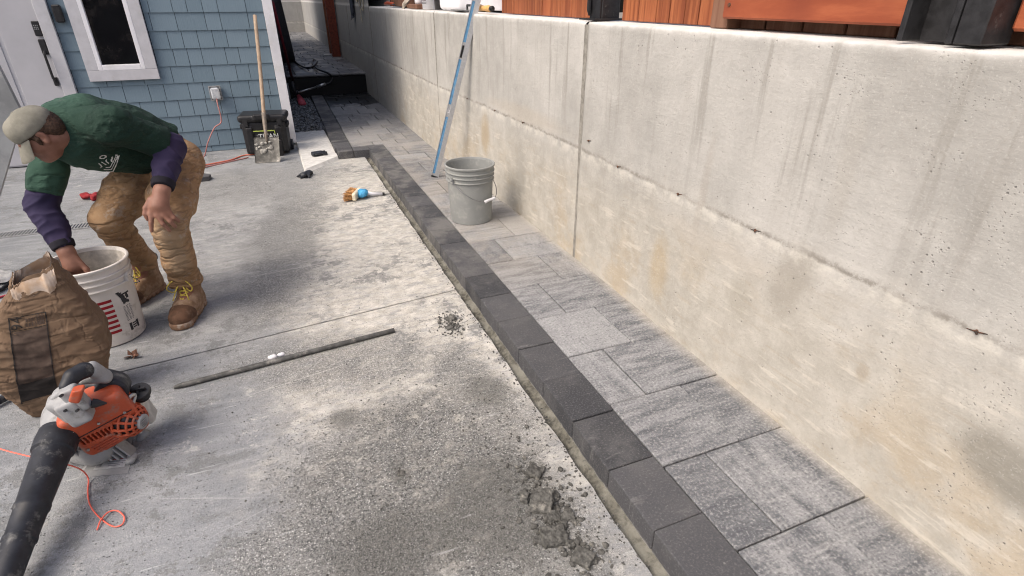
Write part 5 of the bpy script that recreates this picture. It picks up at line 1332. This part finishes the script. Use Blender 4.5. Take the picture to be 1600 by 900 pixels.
b = MB(); b.tube([(-0.643, 1.705, 0.014), (-0.649, 1.820, -0.025), (-0.633, 1.830, 0.007), (-0.614, 1.830, 0.035)], [.014, .013, .014, .018], 10, flat=.6); b.build('side_stay', 'greyplastic', bw, True)

# ==================================================================== THE WORKER
man = thing('person', 'worker in green shirt, tan work trousers and pale cap bending over the white bucket', 'person', (-.62, 2.80, 0))
t = NT('green_cotton'); n1 = t.noise(5, 5, .6); n2 = t.noise(300, 3, .7)
c = t.mix(t.ramp(n1, .3, .7), (.005, .021, .014), (.010, .034, .022))
c = t.mix(t.math('MULTIPLY', t.blob(-.22, .06, .17, .20, 0, .6, .4, 5), .55), c, (.055, .125, .09))       # light on the shoulders, painted into the cloth
c = t.mix(t.ramp(n2, .5, .75, 0, .35), c, (.05, .09, .07)); c = t.mix(t.ramp(t.noise(15, 8, .8), .58, .68, 0, .3), c, (.12, .14, .125)); wr = t.math('ABSOLUTE', t.math('SUBTRACT', t.noise(6, 4, .5, t.map((1, 1, 1.5), rot=(.3, .5, 0))), .5)); M['shirt'] = t.out(c, .9, t.math('ADD', t.math('MULTIPLY', n2, .16), t.ramp(wr, 0, .10)), .6, .012)
t = NT('purple_jersey'); n2 = t.noise(260, 3, .7); M['jersey'] = t.out(t.mix(t.ramp(t.noise(7, 4), .35, .7), (.020, .016, .048), (.038, .028, .070)), .9, n2, .3, .001)
t = NT('duck_canvas'); n1 = t.noise(7, 5, .65); n2 = t.noise(240, 3, .7); n3 = t.noise(16, 5, .7)
c = t.mix(t.ramp(n1, .3, .72), (.25, .150, .078), (.36, .235, .130)); c = t.mix(t.ramp(n3, .5, .72, 0, .35), c, (.30, .215, .135)); c = t.mix(t.ramp(n3, .42, .3, 0, .5), c, (.16, .092, .048))
c = t.mix(t.math('MULTIPLY', t.blob(.10, -.22, .06, .07, 0, .5, .6, 9), .35), c, (.36, .29, .21)); c = t.mix(t.ramp(t.noise(19, 8, .8), .54, .64, 0, .5), c, (.36, .33, .29)); wr = t.math('ABSOLUTE', t.math('SUBTRACT', t.noise(6.5, 3, .5, t.map((1, 1, 2.6))), .5)); M['canvas'] = t.out(t.mix(t.ramp(wr, 0, .035, .35, 0), c, (.09, .05, .026)), .92, t.math('ADD', t.math('MULTIPLY', n2, .22), t.ramp(wr, 0, .10)), .6, .012)  # creases darkened in the colour, painting in the shade of the folds
t = NT('skin'); n2 = t.noise(90, 4, .6); c = t.mix(t.ramp(t.noise(14, 4), .3, .7), (.20, .095, .064), (.29, .150, .108)); c = t.mix(t.ramp(n2, .55, .8, 0, .3), c, (.24, .10, .07))
M['skin'] = t.out(c, .55, n2, .15, .001); t.b.inputs['Subsurface Weight'].default_value = .08; t.b.inputs['Subsurface Radius'].default_value = (.01, .004, .002)
t = NT('cap_cotton'); n2 = t.noise(230, 3, .7); c = t.mix(t.ramp(t.noise(12, 5, .7), .35, .7), (.17, .165, .135), (.25, .24, .20)); M['cap'] = t.out(c, .92, n2, .4, .001)
M['hair'] = simple('brown_hair', (.055, .030, .018), .7, var=.5, scale=160, bstr=.6)
t = NT('boot_suede'); n2 = t.noise(120, 4, .7); c = t.mix(t.ramp(t.noise(18, 5, .7), .35, .68), (.19, .115, .065), (.34, .24, .165)); M['suede'] = t.out(c, .9, n2, .4, .001)
M['bootcap'] = simple('scuffed_toe', (.105, .055, .032), .8, var=.35, dirt=(.22, .15, .10), dscale=20, damt=(.5, .8))
M['sole'] = simple('tan_sole', (.20, .12, .075), .8, var=.3, dirt=(.36, .31, .26), dscale=24)
M['lace'] = simple('yellow_lace', (.50, .40, .07), .7, var=.3, scale=120)
def V3(*a): return Vector(a)
# joints (metres)
PEL = V3(-.535, 3.00, .700); MID = V3(-.645, 2.90, .815); CH = V3(-.755, 2.80, .870)
LH, LK, LA = V3(-.475, 2.95, .655), V3(-.520, 2.64, .475), V3(-.545, 2.765, .110)
RH, RK, RA = V3(-.610, 3.06, .640), V3(-.785, 2.87, .470), V3(-.765, 3.04, .110)
LS, LE, LW = V3(-.615, 2.655, .905), Vector((-0.450, 2.760, 0.789)), Vector((-0.497, 2.590, 0.647))
RS, RE, RW = V3(-.890, 2.92, .820), Vector((-0.992, 2.830, 0.569)), Vector((-0.936, 2.720, 0.397))
NK = V3(-.810, 2.745, .885); HD = Vector((-0.853, 2.660, 0.898))
up_h = (HD-NK); 
HU = V3(-.58, -.20, .79).normalized()                     # crown direction
HF = V3(-.62, -.06, -.78); HF = (HF - HU*HF.dot(HU)).normalized()   # face direction
HS = HU.cross(HF).normalized()                            # towards his right or left side
if HS.y > 0: HS = -HS                                     # HS now points to the side the camera sees
HK = .82
def hp(f, s_, u): return HD + (HF*f + HS*s_ + HU*u)*HK
HM = Matrix((HF, HS, HU)).transposed()
lo = (-1.10, 2.30, .02); hi = (-.35, 3.20, 1.12)
s = SDF(lo, hi, .0042)
# torso, limbs under the clothes
s.chain([PEL, MID, CH], [.095, .095, .10], .04, wide=((.55, .8, .1), 1.25)); s.cone(tuple(CH), tuple(NK), .09, .06, .05)
s.chain([LH, LK, LA], [.075, .052, .036], .03); s.chain([RH, RK, RA], [.075, .052, .036], .03)
s.cone(tuple(LA), tuple(LA+V3(-.03, -.14, -.06)), .036, .028, .02); s.cone(tuple(RA), tuple(RA+V3(-.08, -.12, -.06)), .036, .028, .02)
s.chain([CH, LS, LE], [.07, .050, .036], .02); s.chain([CH, RS, RE], [.07, .050, .036], .02)
s.chain([LE, LE.lerp(LW, .35), LW], [.034, .036, .027], .012); s.chain([RE, RE.lerp(RW, .35), RW], [.034, .036, .028], .012)
# neck and head
s.cone(tuple(NK), tuple(hp(-.035, 0, -.055)), .056, .052, .03)
s.ell(tuple(hp(-.012, 0, .030)), (.076, .062, .068), rot=HM, k=.02); s.ell(tuple(hp(.030, 0, -.035)), (.052, .047, .058), rot=HM, k=.03)
s.cone(tuple(hp(.035, -.001, -.085)), tuple(hp(.072, 0, -.092)), .030, .022, .03)                      # jaw, chin
s.cone(tuple(hp(-.02, .050, -.045)), tuple(hp(.055, .022, -.088)), .020, .018, .02); s.cone(tuple(hp(-.02, -.050, -.045)), tuple(hp(.055, -.022, -.088)), .020, .018, .02)
s.cone(tuple(hp(.082, 0, -.004)), tuple(hp(.108, 0, -.040)), .008, .012, .010); s.cone(tuple(hp(.100, -.010, -.043)), tuple(hp(.100, .010, -.043)), .009, .009, .006)  # nose
s.cone(tuple(hp(.080, -.034, .012)), tuple(hp(.080, .034, .012)), .013, .013, .012)                   # brow
for sg in (-1, 1):
    s.ell(tuple(hp(.084, .031*sg, -.009)), (.012, .015, .010), rot=HM, k=.008, op='sub')
    s.ell(tuple(hp(.050, .044*sg, -.030)), (.022, .016, .018), rot=HM, k=.02)
    s.ell(tuple(hp(-.012, .078*sg, -.012)), (.016, .008, .026), rot=HM, k=.006); s.ell(tuple(hp(-.006, .086*sg, -.010)), (.009, .006, .017), rot=HM, k=.003, op='sub')
    s.ell(tuple(hp(-.006, .081*sg, -.036)), (.009, .007, .010), rot=HM, k=.005)
s.cone(tuple(hp(.090, -.018, -.066)), tuple(hp(.090, .018, -.066)), .0065, .0065, .005); s.cone(tuple(hp(.087, -.016, -.078)), tuple(hp(.087, .016, -.078)), .0075, .0075, .006)
s.cone(tuple(hp(.0965, -.022, -.0715)), tuple(hp(.0965, .022, -.0715)), .0022, .0022, .002, op='sub')
# left hand spread on the knee
def hand(s, wr, palm_c, kn, tips, mids, th, rk=.0092):
    s.cone(tuple(wr), tuple(palm_c), .025, .029, .015, wide=(Vector(kn[3])-Vector(kn[0]), 1.25))
    for k_ in range(4):
        s.cone(tuple(Vector(palm_c).lerp(Vector(wr), .5)), tuple(kn[k_]), .015, .0118, .014)
        s.cone(tuple(kn[k_]), tuple(mids[k_]), .0108, .0095, .004); s.cone(tuple(mids[k_]), tuple(tips[k_]), .0095, .0078, .003)
    for a_, b_, r_, q_ in zip(th, th[1:], (.014, .0115, .010), (.0115, .010, .0085)): s.cone(tuple(a_), tuple(b_), r_, q_, .006)
kn = [(-0.551, 2.548, 0.569), (-0.529, 2.540, 0.560), (-0.506, 2.540, 0.560), (-0.487, 2.548, 0.565)]
md = [(-0.557, 2.536, 0.538), (-0.516, 2.528, 0.526), (-0.489, 2.530, 0.533), (-0.473, 2.540, 0.544)]
tp = [(-0.566, 2.538, 0.499), (-0.502, 2.538, 0.492), (-0.478, 2.540, 0.505), (-0.462, 2.548, 0.525)]
th = [(-0.541, 2.573, 0.620), (-0.565, 2.563, 0.590), (-0.573, 2.558, 0.568), (-0.570, 2.556, 0.544)]
hand(s, LW, Vector((-0.518, 2.560, 0.593)), kn, tp, md, th)
rp_ = V3(-.925, 2.70, .330)
kr = [rp_+V3(-.035, .00, -.035), rp_+V3(-.015, .004, -.042), rp_+V3(.006, .006, -.042), rp_+V3(.025, .006, -.036)]
mr = [q+V3(.0, -.012, -.034) for q in kr]; tr_ = [q+V3(.004, .004, -.026) for q in mr]
hand(s, RW, rp_, kr, tr_, mr, [RW+V3(.02, -.01, -.02), rp_+V3(.045, -.012, -.015), rp_+V3(.05, -.02, -.045), rp_+V3(.04, -.02, -.065)])
s.build('body', 'skin', man, 1)
for sg in (-1, 1):
    b = MB(); b.lathe([(.0001, -.010), (.007, -.0075), (.010, 0), (.007, .0075), (.0001, .010)], 14, hp(.074, .031*sg, -.009)); b.build('eye', simple('eye_white', (.5, .47, .45), .2), man, True)
# hair
s = SDF(tuple(HD-Vector((.16,)*3)), tuple(HD+Vector((.16,)*3)), .004); s.ell(tuple(hp(-.014, 0, .026)), (.078, .066, .066), rot=HM, k=0)
s.cone(tuple(hp(.010, .076, -.005)), tuple(hp(.022, .070, -.030)), .010, .006, .01)
s.cone(tuple(hp(.010, -.076, -.005)), tuple(hp(.022, -.070, -.030)), .010, .006, .01); s.ell(tuple(hp(-.065, 0, -.02)), (.038, .062, .045), rot=HM, k=.02)
s.cut(tuple(hp(.045, 0, 0)), tuple(HF*1.0+HU*-.6)); s.build('hair', 'hair', man, 1, lambda x, y, z: .0022*nz(x, y, z, 150))
# cap: crown, brim, button
cap = SDF(tuple(HD-Vector((.26,)*3)), tuple(HD+Vector((.26,)*3)), .0042)
cap.ell(tuple(hp(-.008, 0, .034)), (.084, .072, .066), rot=HM, k=0); cap.ell(tuple(hp(.055, 0, .055)), (.026, .044, .034), rot=HM, k=.03); cap.cut(tuple(hp(0, 0, .016)), tuple(HU*-1+HF*.05))
cap.build('cap', 'cap', man, 1, lambda x, y, z: .002*nz(x, y, z, 28))
capo = man.children[-1]
b = MB()
def brim(u, v, d=0):
    a = (u-.5)*2.30; r_ = 1+.0*v; fx = .098*math.cos(a)-.006; sy = .088*math.sin(a)
    ln_ = .085*math.cos(a*.68)**.7
    return hp(fx+ln_*v*.80, sy*(1+.04*v), .024 - .058*v*ln_/.085 - .022*(math.sin(a)**2)*(.4+.6*v) - .006*v*v + d)
b.grid(lambda u, v: brim(u, v), 26, 12); n0 = len(b.v); b.grid(lambda u, v: brim(u, v, -.0035), 26, 12)
edge = [26*j for j in range(12)] + [26*11+i for i in range(1, 26)] + [26*j+25 for j in range(10, -1, -1)]
for a_, c_ in zip(edge, edge[1:]): b.f.append((a_, c_, c_+n0, a_+n0))
b.build('brim', 'cap', man, True)
b = MB(); b.lathe([(.007, 0), (.006, .003), (.0001, .005)], 12, hp(-.008, 0, .113), axis=HM); b.build('cap_button', 'cap', man, True)
# undershirt collar + purple sleeves
s = SDF((-1.10, 2.40, .30), (-.35, 3.20, 1.10), .005)
s.chain([LS.lerp(LE, .55), LE, LE.lerp(LW, .5), LW.lerp(LE, .16)], [.058, .060, .050, .038], .012, flat=(False, False)); s.cut(tuple(LW.lerp(LE, .10)), tuple((LW-LE).normalized()))
def fold(ax, amp, fr, st):
    ax = Vector(ax).normalized()
    def f(x, y, z):
        p = Vector((x, y, z)); q = p + ax*(p.dot(ax)*(st-1)); a = noise.noise(q*fr)
        return amp*((1-2*abs(a))**2*1.3-.7) + amp*.35*noise.noise(p*fr*2.6)
    return f
s.build('jersey_sleeve', 'jersey', man, 1, fold(LW-LE, .0055, 12, 1.9))
s = SDF((-1.10, 2.50, .30), (-.60, 3.20, 1.00), .005); s.chain([RS.lerp(RE, .6), RE, RE.lerp(RW, .5), RW.lerp(RE, .12)], [.058, .060, .052, .041], .012); s.cut(tuple(RW.lerp(RE, .06)), tuple((RW-RE).normalized()))
s.build('jersey_sleeve', 'jersey', man, 1, fold(RW-RE, .0055, 12, 1.9))
s = SDF(tuple(NK-Vector((.15,)*3)), tuple(NK+Vector((.15,)*3)), .005); cdir = (hp(-.035, 0, -.055)-NK).normalized()
s.cone(tuple(NK-cdir*.02), tuple(NK+cdir*.050), .074, .066, 0, flat=(True, True)); s.build('jersey_collar', simple('navy_collar', (.010, .011, .035), .9), man, 1)
for (w_, e_, nm) in ((LW, LE, 'a'), (RW, RE, 'b')):
    d_ = (w_-e_).normalized(); s = SDF(tuple(w_-Vector((.09,)*3)), tuple(w_+Vector((.09,)*3)), .004); c_ = w_.lerp(e_, .10)
    s.cone(tuple(c_-d_*.022), tuple(c_+d_*.008), .046, .042, 0, flat=(True, True)); s.build('cuff', simple('black_cuff', (.012, .011, .018), .9), man, 1)
# T-shirt
s = SDF((-1.12, 2.42, .45), (-.38, 3.22, 1.10), .0055)
side = ((.55, .8, .1), 1.22)
s.chain([PEL+V3(.01, .0, .035), MID+V3(0, 0, .0), CH], [.118, .126, .132], .05, wide=side)
s.cone(tuple(CH+V3(.02, 0, -.02)), tuple(MID+V3(.05, 0, -.045)), .12, .11, .05)
s.cone(tuple(CH), tuple(NK+V3(.01, .01, .0)), .125, .078, .05)
s.cone(tuple(CH+V3(.02, -.02, .01)), tuple(LS), .11, .074, .04); s.cone(tuple(CH+V3(-.02, .04, .0)), tuple(RS), .10, .072, .04)
s.cone(tuple(LS), tuple(LS.lerp(LE, .86)), .072, .068, .025, flat=(False, True)); s.cone(tuple(RS), tuple(RS.lerp(RE, .80)), .072, .066, .025, flat=(False, True))
s.cut(tuple(PEL+V3(.045, .01, .035)), (.92, .25, -.55))
shirt = s.build('t_shirt', 'shirt', man, 1, lambda x, y, z, f1=fold((-.9, -.2, .4), .007, 6.5, .55), f2=fold((1, 0, -.3), .003, 16, 1.0): f1(x, y, z)+f2(x, y, z))
sb = BVHTree.FromPolygons([v.co+Vector(man.location) for v in shirt.data.vertices], [list(p.vertices) for p in shirt.data.polygons])
# chest emblem: shield outline with script bars; white marks on the back
em = Vector((-0.655, 2.620, 0.765)); ex = V3(.95, .25, .18).normalized(); ey = V3(.10, .20, 1); ey = (ey-ex*ey.dot(ex)).normalized()
def emfn(u, v):
    x = u*2-1; y = v*2-1
    rim = abs(y-(-.88+.95*abs(x+.1)**1.2+.35*x)) < .055 and -.55 < x < .95
    rim2 = abs(y-(-.60+.9*abs(x+.1)**1.2+.35*x)) < .05 and -.6 < x < .85
    rim3 = abs(y-(-.34+.8*abs(x+.1)**1.2+.35*x)) < .04 and -.4 < x < .8
    rim = rim or rim3
    word = 0.0+.22*x < y < .46+.22*x and abs(x) < .9 and abs(math.sin(x*9+.9*math.sin(y*6+x*3))-.2*y) < .42
    cap_ = .05 < (x+.15)**2*2+(y-.78)**2*5 < .15
    return rim or rim2 or word or cap_
decal('chest_emblem', sb, em, ex, ey, .098, .080, 'whiteink', man, 60, 50, .0016, emfn)
def bkfn(u, v): return (abs(math.sin(u*14+v*2)) > .45 and .15 < v < .9) or (u < .12 and v > .3)
bd = Vector((-0.521, 2.800, 0.936)); 
decal('back_lettering', sb, bd+V3(0, 0, .0), V3(.80, .12, -.38), V3(-.25, .9, .25), .135, .05, 'whiteink', man, 50, 16, .002, bkfn)
# trousers
s = SDF((-1.00, 2.42, .05), (-.33, 3.24, .92), .0055)
s.cone(tuple(PEL+V3(-.005, .01, .03)), tuple(PEL+V3(-.05, -.02, .04)), .108, .108, .05, wide=((.5, .85, 0), 1.15))
s.chain([LH+V3(.01, 0, .02), LH.lerp(LK, .55), LK], [.108, .090, .072], .04); s.chain([LK, LK.lerp(LA, .5), LA+V3(0, 0, .075), LA+V3(0, 0, .035)], [.070, .070, .060, .066], .025)
s.chain([RH+V3(0, 0, .02), RH.lerp(RK, .55), RK], [.105, .094, .078], .04); s.chain([RK, RK.lerp(RA, .5), RA+V3(0, 0, .075), RA+V3(0, 0, .035)], [.073, .068, .060, .066], .025)
s.rbox(tuple(LH.lerp(LK, .55)+V3(.052, -.01, -.0)), (.024, .055, .07), .02, rot=Matrix.Rotation(R(-30), 3, 'X'), k=.02)
s.cut((0, 0, .146), (0, 0, -1))
def tf(x, y, z):
    a = noise.noise(Vector((x*8+z*5, y*8, z*13))); b_ = noise.noise(Vector((x*5+3, y*5, z*9)))
    k_ = math.exp(-((z-.16)/.06)**2)*1.3 + math.exp(-((z-.40)/.07)**2)*1.0 + math.exp(-((z-.62)/.08)**2)*.6
    return .0048*((1-2*abs(a))**2*1.4-.6)*(.45+k_) + .009*b_
s.build('trousers', 'canvas', man, 1, tf)
pk_ = MB(); c_ = LH.lerp(LK, .45)
# boots
def boot(ank, yaw, lab):
    d = V3(math.cos(yaw), math.sin(yaw), 0); n = V3(-d.y, d.x, 0); o = V3(ank.x, ank.y, 0) 
    def q(f_, s_, u_): return o + d*f_ + n*s_ + V3(0, 0, u_)
    a = tuple(o-Vector((.26, .26, .01))); b2 = tuple(o+Vector((.26, .26, .26)))
    s = SDF(a, b2, .0045)
    s.cone(tuple(q(-.012, 0, .07)), tuple(q(-.018, 0, .185)), .050, .056, .03, wide=(d, 1.10))
    s.cone(tuple(q(-.025, 0, .052)), tuple(q(.07, 0, .055)), .046, .045, .04, wide=(n, .95)); s.cone(tuple(q(.05, 0, .060)), tuple(q(.155, 0, .048)), .046, .038, .03, wide=(n, 1.18))
    s.cut((0, 0, .026), (0, 0, -1)); s.build('boot_upper', 'suede', man, 1, lambda x, y, z: .003*nz(x, y, z, 34)+.0015*nz(x, y, z, 90)); up__ = man.children[-1]
    s = SDF(a, b2, .004); s.cone(tuple(q(.118, 0, .050)), tuple(q(.158, 0, .046)), .050, .0425, .02, wide=(n, 1.16)); s.cut((0, 0, .024), (0, 0, -1)); s.cut(tuple(q(.098, 0, .05)), tuple(-d+V3(0, 0, .55))); s.build('toe_cap', 'bootcap', man, 1)
    s = SDF(a, b2, .004); s.cone(tuple(q(-.035, 0, .018)), tuple(q(.04, 0, .018)), .050, .046, .02); s.cone(tuple(q(.04, 0, .018)), tuple(q(.155, 0, .018)), .046, .050, .02, wide=(n, 1.05))
    s.cut((0, 0, .034), (0, 0, 1)); s.cut((0, 0, .003), (0, 0, -1))
    for k_ in range(9): s.rbox(tuple(q(-.075+.032*k_, .055, .006)), (.005, .014, .009), .001, rot=Matrix((d, n, V3(0, 0, 1))).transposed(), op='sub'); s.rbox(tuple(q(-.075+.032*k_, -.055, .006)), (.005, .014, .009), .001, rot=Matrix((d, n, V3(0, 0, 1))).transposed(), op='sub')
    s.build('boot_sole', 'sole', man, 0)
    s = SDF(a, b2, .004); s.cone(tuple(q(-.018, 0, .178)), tuple(q(-.019, 0, .200)), .063, .062, 0, wide=(d, 1.06), flat=(True, True)); s.build('boot_collar', 'black', man, 1)
    b = MB(); pf = [(.100, .088), (.082, .100), (.066, .113), (.052, .128), (.046, .146), (.044, .164), (.044, .182)]
    for k_ in range(len(pf)-1):
        (f0, u0), (f1, u1) = pf[k_], pf[k_+1]; w0 = .024
        b.tube(spline([q(f0-.012, -w0, u0-.006), q(f0+.006, 0, u0+.006), q(f1-.012, w0, u1-.006)], 4), .0028, 6); b.tube(spline([q(f0-.012, w0, u0-.006), q(f0+.008, 0, u0+.007), q(f1-.012, -w0, u1-.006)], 4), .0028, 6)
    for sg in (-1, 1):
        b.tube(spline([q(.050, 0, .178), q(.070, .030*sg, .190), q(.080, .055*sg, .160), q(.066, .035*sg, .135), q(.056, .006*sg, .172)], 5), .0026, 6); b.tube(spline([q(.050, 0, .178), q(.075, .018*sg, .150), q(.100, .035*sg, .105)], 5), .0026, 6)
    b.build('laces', 'lace', man, True)
boot(LA, R(-103), '')
boot(RA, R(-122), '')
